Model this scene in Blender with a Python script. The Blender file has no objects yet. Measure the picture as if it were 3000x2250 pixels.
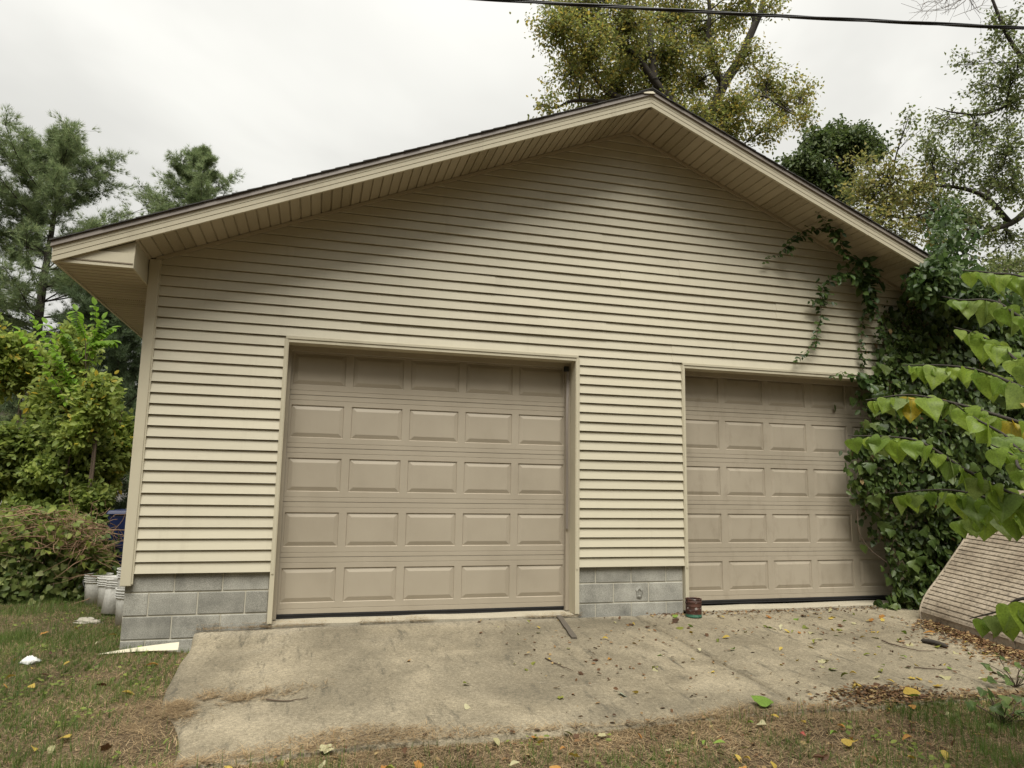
import bpy, math, random
import numpy as np
from mathutils import Vector, Matrix, noise as mnoise

random.seed(7)
rng = np.random.default_rng(11)
scene = bpy.context.scene
COL = scene.collection
R = math.radians

# ------------------------------------------------------------------ camera
CAM = np.array([1.5642, -7.1801, 1.6223])
YAW, PITCH, ROLL, FPX = .2669, .1451, .0159, 2088.84
def cam_axes():
    f = np.array([math.sin(YAW)*math.cos(PITCH), math.cos(YAW)*math.cos(PITCH), math.sin(PITCH)])
    r = np.array([math.cos(YAW), -math.sin(YAW), 0.]); u = np.cross(r, f)
    return r*math.cos(ROLL)+u*math.sin(ROLL), -r*math.sin(ROLL)+u*math.cos(ROLL), f
CR, CU, CF = cam_axes()
cam = bpy.data.cameras.new('camera'); cam.sensor_fit = 'HORIZONTAL'; cam.sensor_width = 36
cam.lens = FPX/3000*36; cam.clip_start = .05; cam.clip_end = 2000
camo = bpy.data.objects.new('camera', cam); COL.objects.link(camo)
M = Matrix.Identity(4)
for i in range(3):
    M[i][0] = CR[i]; M[i][1] = CU[i]; M[i][2] = -CF[i]; M[i][3] = CAM[i]
camo.matrix_world = M
scene.camera = camo

# ------------------------------------------------------------------ world, sun, exposure
SUN_EL, SUN_AZ = R(61), R(190)           # azimuth from +y (north) clockwise: in front of the facade, a little left
world = bpy.data.worlds.new('World'); scene.world = world; world.use_nodes = True
def build_world():
    nt = world.node_tree; nt.nodes.clear(); N = nt.nodes.new; L = nt.links.new
    out = N('ShaderNodeOutputWorld'); bg = N('ShaderNodeBackground')
    sky = N('ShaderNodeTexSky'); sky.sky_type = 'NISHITA'; sky.sun_disc = False
    sky.sun_elevation = SUN_EL; sky.sun_rotation = SUN_AZ; sky.dust_density = 4; sky.air_density = 1.5
    tc = N('ShaderNodeTexCoord'); sep = N('ShaderNodeSeparateXYZ'); L(tc.outputs['Generated'], sep.inputs[0])
    # cloud deck: project the view direction on a flat layer
    mx = N('ShaderNodeMath'); mx.operation = 'MAXIMUM'; mx.inputs[1].default_value = 0.; L(sep.outputs['Z'], mx.inputs[0])
    ad = N('ShaderNodeMath'); ad.operation = 'ADD'; ad.inputs[1].default_value = .22; L(mx.outputs[0], ad.inputs[0])
    dx = N('ShaderNodeMath'); dx.operation = 'DIVIDE'; L(sep.outputs['X'], dx.inputs[0]); L(ad.outputs[0], dx.inputs[1])
    dy = N('ShaderNodeMath'); dy.operation = 'DIVIDE'; L(sep.outputs['Y'], dy.inputs[0]); L(ad.outputs[0], dy.inputs[1])
    cb = N('ShaderNodeCombineXYZ'); L(dx.outputs[0], cb.inputs[0]); L(dy.outputs[0], cb.inputs[1]); cb.inputs[2].default_value = 5.2
    nz = N('ShaderNodeTexNoise'); nz.inputs['Scale'].default_value = 1.1; nz.inputs['Detail'].default_value = 5
    nz.inputs['Roughness'].default_value = .52; nz.inputs['Distortion'].default_value = .35
    L(cb.outputs[0], nz.inputs['Vector'])
    rp = N('ShaderNodeMapRange'); rp.interpolation_type = 'SMOOTHSTEP'
    rp.inputs['From Min'].default_value = .36; rp.inputs['From Max'].default_value = .68
    rp.inputs["To Min"].default_value = .82; rp.inputs['To Max'].default_value = 1.07
    L(nz.outputs['Fac'], rp.inputs['Value'])
    # overcast luminance law: (1 + 2 sin elevation) / 3 of the zenith value
    g = N('ShaderNodeMath'); g.operation = 'MULTIPLY_ADD'; g.inputs[1].default_value = .75; g.inputs[2].default_value = .58
    L(mx.outputs[0], g.inputs[0])
    m2 = N('ShaderNodeMath'); m2.operation = 'MULTIPLY'; L(g.outputs[0], m2.inputs[0]); L(rp.outputs[0], m2.inputs[1])
    cl = N('ShaderNodeMix'); cl.data_type = 'RGBA'; cl.blend_type = 'MULTIPLY'; cl.inputs['Factor'].default_value = 1
    cl.inputs['A'].default_value = (3.5, 3.44, 3.20, 1); L(m2.outputs[0], cl.inputs['B'])
    mix = N('ShaderNodeMix'); mix.data_type = 'RGBA'; mix.inputs['Factor'].default_value = .96
    L(sky.outputs[0], mix.inputs['A']); L(cl.outputs['Result'], mix.inputs['B'])
    L(mix.outputs['Result'], bg.inputs['Color']); bg.inputs['Strength'].default_value = .1
    L(bg.outputs[0], out.inputs[0])
build_world()
sun = bpy.data.lights.new('sun', 'SUN'); sun.energy = 1.5; sun.angle = R(34); sun.color = (1, .97, .88)
suno = bpy.data.objects.new('sun', sun); COL.objects.link(suno)
sd = Vector((math.sin(SUN_AZ)*math.cos(SUN_EL), math.cos(SUN_AZ)*math.cos(SUN_EL), math.sin(SUN_EL)))
suno.rotation_euler = sd.to_track_quat('Z', 'Y').to_euler(); suno.location = (0, -20, 30)
vs = scene.view_settings; vs.view_transform = 'Standard'; vs.look = 'None'; vs.exposure = 1.58; vs.gamma = 1
vs.use_curve_mapping = False
scene.render.engine = 'CYCLES'; scene.cycles.use_denoising = True
scene.cycles.max_bounces = 8; scene.cycles.diffuse_bounces = 4; scene.cycles.transmission_bounces = 4
scene.cycles.transparent_max_bounces = 4

# ------------------------------------------------------------------ helpers
def ray(px, py):
    return CF + CR*((px-1500)/FPX) + CU*(-(py-1125)/FPX)
def at(px, py, Y):
    d = ray(px, py); return CAM + d*((Y-CAM[1])/d[1])
def vat(vx, vy, Y): return at(vx*1.35624, vy*1.35624, Y)
def dep(P): return float(np.dot(np.asarray(P)-CAM, CF))

def link(o, parent=None):
    COL.objects.link(o)
    if parent is not None: o.parent = parent
    return o
def tag(o, label=None, cat=None, group=None, kind=None):
    if label: o['label'] = label
    if cat: o['category'] = cat
    if group: o['group'] = group
    if kind: o['kind'] = kind
    return o
def empty(name, loc=(0, 0, 0), label=None, cat=None, group=None, kind=None):
    o = bpy.data.objects.new(name, None); o.location = loc; o.empty_display_size = .1
    link(o); return tag(o, label, cat, group, kind)
def np_mesh(name, V, F, mat=None, smooth=False):
    V = np.ascontiguousarray(V, dtype=np.float32); F = np.ascontiguousarray(F, dtype=np.int32)
    me = bpy.data.meshes.new(name); k = F.shape[1]
    me.vertices.add(len(V)); me.vertices.foreach_set('co', V.ravel())
    me.loops.add(F.size); me.loops.foreach_set('vertex_index', F.ravel())
    me.polygons.add(len(F)); me.polygons.foreach_set('loop_start', np.arange(len(F), dtype=np.int32)*k)
    me.polygons.foreach_set('loop_total', np.full(len(F), k, dtype=np.int32))
    if smooth: me.polygons.foreach_set('use_smooth', np.ones(len(F), dtype=bool))
    me.update(calc_edges=True)
    if mat: me.materials.append(mat)
    return me
class MB:
    """collects polygons for one mesh object"""
    def __init__(s): s.v = []; s.f = []
    def poly(s, pts):
        n = len(s.v); s.v += [tuple(p) for p in pts]; s.f.append(tuple(range(n, n+len(pts)))); return s
    def box(s, x0, x1, y0, y1, z0, z1):
        n = len(s.v)
        s.v += [(x0,y0,z0),(x1,y0,z0),(x1,y1,z0),(x0,y1,z0),(x0,y0,z1),(x1,y0,z1),(x1,y1,z1),(x0,y1,z1)]
        s.f += [tuple(n+i for i in q) for q in ((0,3,2,1),(4,5,6,7),(0,1,5,4),(1,2,6,5),(2,3,7,6),(3,0,4,7))]; return s
    def hexa(s, P):
        n = len(s.v); s.v += [tuple(p) for p in P]
        s.f += [tuple(n+i for i in q) for q in ((0,3,2,1),(4,5,6,7),(0,1,5,4),(1,2,6,5),(2,3,7,6),(3,0,4,7))]; return s
    def extrude(s, A, B, closed=True):
        n = len(s.v); k = len(A); s.v += [tuple(p) for p in A]+[tuple(p) for p in B]
        for i in range(k if closed else k-1):
            j = (i+1) % k; s.f.append((n+i, n+j, n+k+j, n+k+i))
        if closed: s.f += [tuple(n+i for i in range(k))[::-1], tuple(n+k+i for i in range(k))]
        return s
    def lathe(s, prof, n=24, c=(0,0,0), M=None):
        b = len(s.v)
        for r, z in prof:
            for i in range(n):
                a = 2*math.pi*i/n; p = Vector((r*math.cos(a), r*math.sin(a), z))
                if M is not None: p = M @ p
                s.v.append((p.x+c[0], p.y+c[1], p.z+c[2]))
        for k in range(len(prof)-1):
            for i in range(n):
                j = (i+1) % n; s.f.append((b+k*n+i, b+k*n+j, b+(k+1)*n+j, b+(k+1)*n+i))
        return s
    def mesh(s, name, mat, smooth=False):
        me = bpy.data.meshes.new(name); me.from_pydata(s.v, [], s.f)
        if smooth: me.polygons.foreach_set('use_smooth', [True]*len(me.polygons))
        me.update(); me.materials.append(mat); return me
    def build(s, name, mat, parent=None, smooth=False, bevel=0):
        o = bpy.data.objects.new(name, s.mesh(name, mat, smooth)); link(o, parent)
        if bevel:
            b = o.modifiers.new('b', 'BEVEL'); b.width = bevel; b.segments = 2; b.limit_method = 'ANGLE'
        return o
def obj(name, me, parent=None, loc=None):
    o = bpy.data.objects.new(name, me); link(o, parent)
    if loc is not None: o.location = loc
    return o
class Tubes:
    def __init__(s): s.V = []; s.F = []; s.n = 0
    def add(s, pts, rad, sides=5):
        P = np.asarray(pts, float); n = len(P); rad = np.broadcast_to(np.asarray(rad, float), (n,))
        T = np.gradient(P, axis=0); T /= np.linalg.norm(T, axis=1)[:, None]+1e-9
        ref = np.array([0.31, .17, .93]) if abs(T[0] @ np.array([0.31, .17, .93])) < .9 else np.array([1., 0, 0])
        S = np.cross(T, ref); S /= np.linalg.norm(S, axis=1)[:, None]+1e-9; U = np.cross(S, T)
        a = np.arange(sides)*2*math.pi/sides
        ring = P[:, None]+rad[:, None, None]*(np.cos(a)[None, :, None]*S[:, None]+np.sin(a)[None, :, None]*U[:, None])
        s.V.append(ring.reshape(-1, 3))
        i = np.arange(n-1)[:, None]*sides; j = np.arange(sides)[None]; k = (j+1) % sides
        s.F.append((np.stack([i+j, i+k, i+sides+k, i+sides+j], -1).reshape(-1, 4))+s.n); s.n += n*sides
    def build(s, name, mat, parent=None, smooth=True):
        return obj(name, np_mesh(name, np.concatenate(s.V), np.concatenate(s.F), mat, smooth), parent)
def curve(p0, p1, n=6, bend=.12, up=0.):
    p0 = np.asarray(p0, float); p1 = np.asarray(p1, float); L = np.linalg.norm(p1-p0)
    t = np.linspace(0, 1, n)[:, None]; off = rng.normal(0, bend*L, 3); off[2] += up*L
    off2 = rng.normal(0, bend*L*.5, 3)
    return p0*(1-t)+p1*t+off*(4*t*(1-t))*.5+off2*np.sin(2*math.pi*t)*.5
def spline(pts, n=8):
    """Catmull-Rom through points"""
    P = np.asarray(pts, float); P = np.vstack([2*P[0]-P[1], P, 2*P[-1]-P[-2]]); out = []
    for i in range(1, len(P)-2):
        t = np.linspace(0, 1, n, endpoint=False)[:, None]
        a, b, c, d = P[i-1], P[i], P[i+1], P[i+2]
        out.append(.5*((2*b)+(c-a)*t+(2*a-5*b+4*c-d)*t**2+(3*b-a-3*c+d)*t**3))
    return np.vstack(out+[P[-2][None]])
def unit(v): return v/(np.linalg.norm(v, axis=-1, keepdims=True)+1e-9)
def basis(tip, nrm):
    tip = unit(tip); side = unit(np.cross(tip, nrm)); n = np.cross(side, tip)
    return np.stack([side, tip, n], 1)          # rows: x, y, z of the template
def cloud_mesh(name, tv, tf, pos, B, size, mat, smooth=False):
    tv = np.asarray(tv, float); tf = np.asarray(tf)
    V = pos[:, None]+np.asarray(size).reshape(-1, 1, 1)*np.einsum('ki,nij->nkj', tv, B)
    F = (tf[None]+(np.arange(len(pos))*len(tv))[:, None, None]).reshape(-1, tf.shape[1])
    return np_mesh(name, V.reshape(-1, 3), F, mat, smooth)
# leaf templates: +y is the tip, +z the upper face
DIAMOND = ([(0,0,0),(-.3,.45,.10),(0,1,-.06),(.3,.45,.10)], [(0,3,2),(0,2,1)])
OVAL = ([(0,0,0),(-.26,.28,.07),(-.24,.66,.05),(0,1,-.08),(.24,.66,.05),(.26,.28,.07)], [(0,5,4),(0,4,3),(0,3,2),(0,2,1)])
HEART6 = ([(0,.06,0),(-.3,-.04,.05),(-.46,.25,.08),(-.3,.62,.04),(0,1,-.1),(.3,.62,.04),(.46,.25,.08),(.3,-.04,.05)],
          [(0,7,6),(0,6,5),(0,5,4),(0,4,3),(0,3,2),(0,2,1)])
NEEDLES = ([], [])
for k in range(9):
    a = k*2.4; sp = .25+.75*((k*7) % 9)/9
    dx, dz = math.cos(a)*sp, math.sin(a)*sp; dy = .75+.25*(1-sp); b = len(NEEDLES[0])
    w = .034
    NEEDLES[0].extend([(-w*math.sin(a), 0, w*math.cos(a)), (w*math.sin(a), 0, -w*math.cos(a)), (dx, dy, dz)])
    NEEDLES[1].append((b, b+1, b+2))

# ------------------------------------------------------------------ materials
def nodemat(name):
    m = bpy.data.materials.new(name); m.use_nodes = True; nt = m.node_tree
    return m, nt, nt.nodes['Principled BSDF'], nt.nodes.new, nt.links.new
def ramp(N, cols, pos=None, mode='LINEAR'):
    r = N('ShaderNodeValToRGB'); r.color_ramp.interpolation = mode; e = r.color_ramp.elements
    n = len(cols)
    while len(e) < n: e.new(.5)
    for i, c in enumerate(cols):
        e[i].position = pos[i] if pos else (i/(n-1) if mode == 'LINEAR' else i/n); e[i].color = (*c, 1)
    return r
def leafmat(name, cols, trans=.45, rough=.5, per_object=False, pos=None, veins=False):
    m, nt, b, N, L = nodemat(name)
    if per_object: src = N('ShaderNodeObjectInfo').outputs['Random']
    else: src = N('ShaderNodeNewGeometry').outputs['Random Per Island']
    r = ramp(N, cols, pos); L(src, r.inputs[0]); col = r.outputs[0]
    nz = N('ShaderNodeTexNoise'); nz.inputs['Scale'].default_value = 14 if per_object else 2.2
    if per_object: L(N('ShaderNodeTexCoord').outputs['Object'], nz.inputs['Vector'])
    else: L(N('ShaderNodeNewGeometry').outputs['Position'], nz.inputs['Vector'])
    mr = N('ShaderNodeMapRange'); mr.inputs['From Min'].default_value = .3; mr.inputs['From Max'].default_value = .7
    mr.inputs['To Min'].default_value = .78; mr.inputs['To Max'].default_value = 1.2; L(nz.outputs[0], mr.inputs['Value'])
    mu = N('ShaderNodeMix'); mu.data_type = 'RGBA'; mu.blend_type = 'MULTIPLY'; mu.inputs['Factor'].default_value = 1
    L(col, mu.inputs['A']); L(mr.outputs[0], mu.inputs['B']); col = mu.outputs['Result']
    if veins:
        tc = N('ShaderNodeTexCoord'); sp = N('ShaderNodeSeparateXYZ'); L(tc.outputs['Object'], sp.inputs[0])
        a2 = N('ShaderNodeMath'); a2.operation = 'ARCTAN2'; L(sp.outputs['X'], a2.inputs[0]); L(sp.outputs['Y'], a2.inputs[1])
        ml = N('ShaderNodeMath'); ml.operation = 'MULTIPLY'; ml.inputs[1].default_value = 4.6; L(a2.outputs[0], ml.inputs[0])
        cs = N('ShaderNodeMath'); cs.operation = 'COSINE'; L(ml.outputs[0], cs.inputs[0])
        vr = N('ShaderNodeMapRange'); vr.inputs['From Min'].default_value = .965; vr.inputs['From Max'].default_value = 1
        vr.inputs['To Min'].default_value = 0; vr.inputs['To Max'].default_value = .45; L(cs.outputs[0], vr.inputs['Value'])
        vm = N('ShaderNodeMix'); vm.data_type = 'RGBA'; L(vr.outputs[0], vm.inputs['Factor']); L(col, vm.inputs['A'])
        vm.inputs['B'].default_value = (.22, .30, .09, 1); col = vm.outputs['Result']
    L(col, b.inputs['Base Color']); b.inputs['Roughness'].default_value = rough
    b.inputs['Specular IOR Level'].default_value = .35
    tr = N('ShaderNodeBsdfTranslucent'); L(col, tr.inputs['Color'])
    ms = N('ShaderNodeMixShader'); ms.inputs[0].default_value = trans
    L(b.outputs[0], ms.inputs[1]); L(tr.outputs[0], ms.inputs[2]); L(ms.outputs[0], nt.nodes['Material Output'].inputs[0])
    return m
def surf(name, cols, scale=3., detail=6, rough=.6, bump=0., bscale=80., stretch=(1, 1, 1), pos=None, objvar=0., spec=.4,
         metal=0., fine=None, coords='world', bdist=.004):
    """noise-mottled surface; fine = (scale, strength) adds a grain"""
    m, nt, b, N, L = nodemat(name)
    if coords == 'world': vec = N('ShaderNodeNewGeometry').outputs['Position']
    else: vec = N('ShaderNodeTexCoord').outputs['Object']
    mp = N('ShaderNodeMapping'); mp.inputs['Scale'].default_value = stretch; L(vec, mp.inputs[0])
    nz = N('ShaderNodeTexNoise'); nz.inputs['Scale'].default_value = scale; nz.inputs['Detail'].default_value = detail
    nz.inputs['Roughness'].default_value = .6; L(mp.outputs[0], nz.inputs['Vector'])
    r = ramp(N, cols, pos); L(nz.outputs[0], r.inputs[0]); col = r.outputs[0]
    if fine:
        n2 = N('ShaderNodeTexNoise'); n2.inputs['Scale'].default_value = fine[0]; n2.inputs['Detail'].default_value = 3
        L(mp.outputs[0], n2.inputs['Vector'])
        mr = N('ShaderNodeMapRange'); mr.inputs['From Min'].default_value = .3; mr.inputs['From Max'].default_value = .7
        mr.inputs['To Min'].default_value = 1-fine[1]; mr.inputs['To Max'].default_value = 1+fine[1]; L(n2.outputs[0], mr.inputs['Value'])
        mu = N('ShaderNodeMix'); mu.data_type = 'RGBA'; mu.blend_type = 'MULTIPLY'; mu.inputs['Factor'].default_value = 1
        L(col, mu.inputs['A']); L(mr.outputs[0], mu.inputs['B']); col = mu.outputs['Result']
    if objvar:
        oi = N('ShaderNodeObjectInfo'); mr = N('ShaderNodeMapRange'); L(oi.outputs['Random'], mr.inputs['Value'])
        mr.inputs['To Min'].default_value = 1-objvar; mr.inputs['To Max'].default_value = 1+objvar
        mu = N('ShaderNodeMix'); mu.data_type = 'RGBA'; mu.blend_type = 'MULTIPLY'; mu.inputs['Factor'].default_value = 1
        L(col, mu.inputs['A']); L(mr.outputs[0], mu.inputs['B']); col = mu.outputs['Result']
    L(col, b.inputs['Base Color']); b.inputs['Roughness'].default_value = rough; b.inputs['Metallic'].default_value = metal
    b.inputs['Specular IOR Level'].default_value = spec
    if bump:
        n3 = N('ShaderNodeTexNoise'); n3.inputs['Scale'].default_value = bscale; n3.inputs['Detail'].default_value = 4
        L(mp.outputs[0], n3.inputs['Vector'])
        bp = N('ShaderNodeBump'); bp.inputs['Strength'].default_value = bump; bp.inputs['Distance'].default_value = bdist
        L(n3.outputs[0], bp.inputs['Height']); L(bp.outputs[0], b.inputs['Normal'])
    return m
MAT = {}
MAT['siding'] = surf('vinyl_siding', [(.458,.420,.322),(.518,.477,.368),(.548,.507,.392)], scale=1.3, rough=.5, bump=.12, bscale=60,
                     stretch=(.25,1,3), objvar=.035, spec=.35, bdist=.002)
def add_grime(m, col, strength, lo, hi, st):
    nt = m.node_tree; N = nt.nodes.new; L = nt.links.new; b = nt.nodes['Principled BSDF']; src = b.inputs['Base Color'].links[0].from_socket
    mp = N('ShaderNodeMapping'); mp.inputs['Scale'].default_value = st; L(N('ShaderNodeNewGeometry').outputs['Position'], mp.inputs[0])
    n = N('ShaderNodeTexNoise'); n.inputs['Scale'].default_value = 1.; n.inputs['Detail'].default_value = 8; n.inputs['Roughness'].default_value = .68; L(mp.outputs[0], n.inputs['Vector'])
    mr = N('ShaderNodeMapRange'); mr.inputs['From Min'].default_value = lo; mr.inputs['From Max'].default_value = hi; mr.inputs['To Max'].default_value = strength; L(n.outputs[0], mr.inputs['Value'])
    x = N('ShaderNodeMix'); x.data_type = 'RGBA'; L(mr.outputs[0], x.inputs['Factor']); L(src, x.inputs['A']); x.inputs['B'].default_value = (*col, 1); L(x.outputs['Result'], b.inputs['Base Color'])
add_grime(MAT['siding'], (.22,.185,.12), .16, .50, .78, (1.1, 1, .8)); add_grime(MAT['siding'], (.26,.22,.15), .16, .56, .72, (7, 1, .5))
MAT['trim'] = surf('vinyl_trim', [(.478,.436,.328),(.532,.487,.370)], scale=2, rough=.45, objvar=.03, spec=.35)
add_grime(MAT['trim'], (.22,.18,.12), .35, .54, .78, (3, 3, 1.2))
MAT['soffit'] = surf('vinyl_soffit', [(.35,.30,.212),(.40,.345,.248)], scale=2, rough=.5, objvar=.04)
MAT['drip'] = surf('drip_metal', [(.17,.145,.125),(.22,.19,.165)], scale=4, rough=.45)
MAT['shingle'] = surf('asphalt_shingle', [(.03,.03,.03),(.07,.065,.06)], scale=40, rough=.9, bump=.5, bscale=200)
MAT['wallcore'] = surf('sheathing', [(.2,.17,.12),(.24,.2,.15)], rough=.8)
MAT['block'] = surf('concrete_block', [(.19,.186,.165),(.29,.283,.25),(.385,.375,.333)], scale=4, rough=.9, bump=.7, bscale=160, objvar=.17,
                    fine=(130, .28), pos=[.3,.5,.72], spec=.2)
MAT['mortar'] = surf('mortar', [(.40,.375,.305),(.52,.49,.405)], scale=9, rough=.95, bump=.5, bscale=120, spec=.2)
MAT['seal'] = surf('rubber_seal', [(.012,.012,.014),(.03,.03,.033)], scale=8, rough=.5)
MAT['threshold'] = surf('threshold_concrete', [(.30,.265,.20),(.44,.40,.31)], scale=6, rough=.9, bump=.4, fine=(90,.15), spec=.2)
MAT['soil'] = surf('soil', [(.06,.042,.026),(.105,.077,.047),(.15,.112,.07)], scale=3, rough=1, bump=.9, bscale=60, fine=(70,.35), pos=[.3,.5,.75], spec=.1, bdist=.02)
MAT['bark'] = surf('bark', [(.05,.043,.035),(.10,.085,.068)], scale=9, rough=.95, bump=.8, bscale=25, stretch=(1,1,.3))
MAT['bark_dark'] = surf('bark_dark', [(.025,.022,.018),(.06,.05,.04)], scale=9, rough=.95, bump=.6, bscale=30)
MAT['twig'] = surf('twig_bark', [(.06,.042,.03),(.13,.095,.065)], scale=20, rough=.9)
MAT['deadstem'] = surf('dead_stems', [(.17,.10,.06),(.32,.21,.13)], scale=8, rough=.95)
MAT['rubber'] = surf('cable_sheath', [(.008,.008,.009),(.02,.02,.02)], scale=20, rough=.45)
MAT['whiteplastic'] = surf('bucket_plastic', [(.40,.39,.35),(.62,.61,.57),(.68,.67,.63)], scale=5, rough=.45, fine=(40,.1), pos=[.28,.45,.7])
MAT['bluebin'] = surf('blue_plastic', [(.006,.012,.05),(.012,.022,.08)], scale=3, rough=.4)
MAT['wire'] = surf('wire', [(.08,.08,.08),(.2,.2,.2)], scale=6, rough=.4, metal=.8)
MAT['whitetrash'] = surf('crumpled_plastic', [(.55,.55,.53),(.75,.75,.73)], scale=10, rough=.4)
MAT['paper'] = surf('dirty_paper', [(.30,.27,.21),(.48,.45,.38)], scale=12, rough=.8)
MAT['offcut'] = surf('cream_offcut', [(.62,.57,.42),(.72,.67,.52)], scale=8, rough=.5)
MAT['oldwood'] = surf('weathered_wood', [(.06,.05,.04),(.13,.11,.085)], scale=10, rough=.95, stretch=(8,1,1), bump=.5, bscale=40)
MAT['brick'] = surf('chimney_brick', [(.16,.075,.05),(.24,.12,.08)], scale=3, rough=.95, objvar=.15)
MAT['housewall'] = surf('house_wall', [(.5,.48,.44),(.6,.58,.54)], scale=1, rough=.8)
MAT['houseroof'] = surf('house_roof', [(.10,.10,.10),(.16,.155,.15)], scale=6, rough=.9)
MAT['glass'] = surf('dark_pane', [(.02,.025,.03),(.04,.045,.05)], scale=1, rough=.1, spec=.6)

def door_mat(name, dirt):
    m, nt, b, N, L = nodemat(name)
    pos = N('ShaderNodeNewGeometry').outputs['Position']
    nz = N('ShaderNodeTexNoise'); nz.inputs['Scale'].default_value = 1.6; nz.inputs['Detail'].default_value = 6; L(pos, nz.inputs['Vector'])
    r = ramp(N, [(.322,.280,.217),(.360,.314,.246),(.381,.334,.263)], [.3,.5,.7]); L(nz.outputs[0], r.inputs[0])
    mp = N('ShaderNodeMapping'); mp.inputs['Scale'].default_value = (6, 6, 2.6); L(pos, mp.inputs[0])
    n2 = N('ShaderNodeTexNoise'); n2.inputs['Scale'].default_value = 1.5; n2.inputs['Detail'].default_value = 8
    n2.inputs['Roughness'].default_value = .7; L(mp.outputs[0], n2.inputs['Vector'])
    mr = N('ShaderNodeMapRange'); mr.inputs['From Min'].default_value = .52; mr.inputs['From Max'].default_value = .78
    mr.inputs['To Max'].default_value = dirt; L(n2.outputs[0], mr.inputs['Value'])
    mx = N('ShaderNodeMix'); mx.data_type = 'RGBA'; L(mr.outputs[0], mx.inputs['Factor']); L(r.outputs[0], mx.inputs['A'])
    mx.inputs['B'].default_value = (.14, .11, .075, 1); L(mx.outputs['Result'], b.inputs['Base Color'])
    b.inputs['Roughness'].default_value = .5; b.inputs['Specular IOR Level'].default_value = .35
    mq = N('ShaderNodeMapping'); mq.inputs['Scale'].default_value = (1, 1, .12); L(pos, mq.inputs[0])
    n3 = N('ShaderNodeTexNoise'); n3.inputs['Scale'].default_value = 120; L(mq.outputs[0], n3.inputs['Vector'])
    bp = N('ShaderNodeBump'); bp.inputs['Strength'].default_value = .12; bp.inputs['Distance'].default_value = .002
    L(n3.outputs[0], bp.inputs['Height']); L(bp.outputs[0], b.inputs['Normal'])
    return m
MAT['door'] = door_mat('door_steel', .07); MAT['door_dirty'] = door_mat('door_steel_dirty', .32)

def soffit_vent():
    m, nt, b, N, L = nodemat('vented_soffit')
    g = N('ShaderNodeNewGeometry'); sp = N('ShaderNodeSeparateXYZ'); L(g.outputs['Position'], sp.inputs[0])
    def sq(o, f):
        a = N('ShaderNodeMath'); a.operation = 'MULTIPLY'; a.inputs[1].default_value = f; L(o, a.inputs[0])
        s = N('ShaderNodeMath'); s.operation = 'SINE'; L(a.outputs[0], s.inputs[0]); return s.outputs[0]
    mu = N('ShaderNodeMath'); mu.operation = 'MULTIPLY'; L(sq(sp.outputs['X'], 330), mu.inputs[0]); L(sq(sp.outputs['Y'], 330), mu.inputs[1])
    mr = N('ShaderNodeMapRange'); mr.inputs['From Min'].default_value = .25; mr.inputs['From Max'].default_value = .5; L(mu.outputs[0], mr.inputs['Value'])
    mx = N('ShaderNodeMix'); mx.data_type = 'RGBA'; L(mr.outputs[0], mx.inputs['Factor'])
    mx.inputs['A'].default_value = (.40,.34,.23,1); mx.inputs['B'].default_value = (.05,.04,.03,1)
    L(mx.outputs['Result'], b.inputs['Base Color']); b.inputs['Roughness'].default_value = .5
    return m
MAT['vent'] = soffit_vent()

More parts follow.
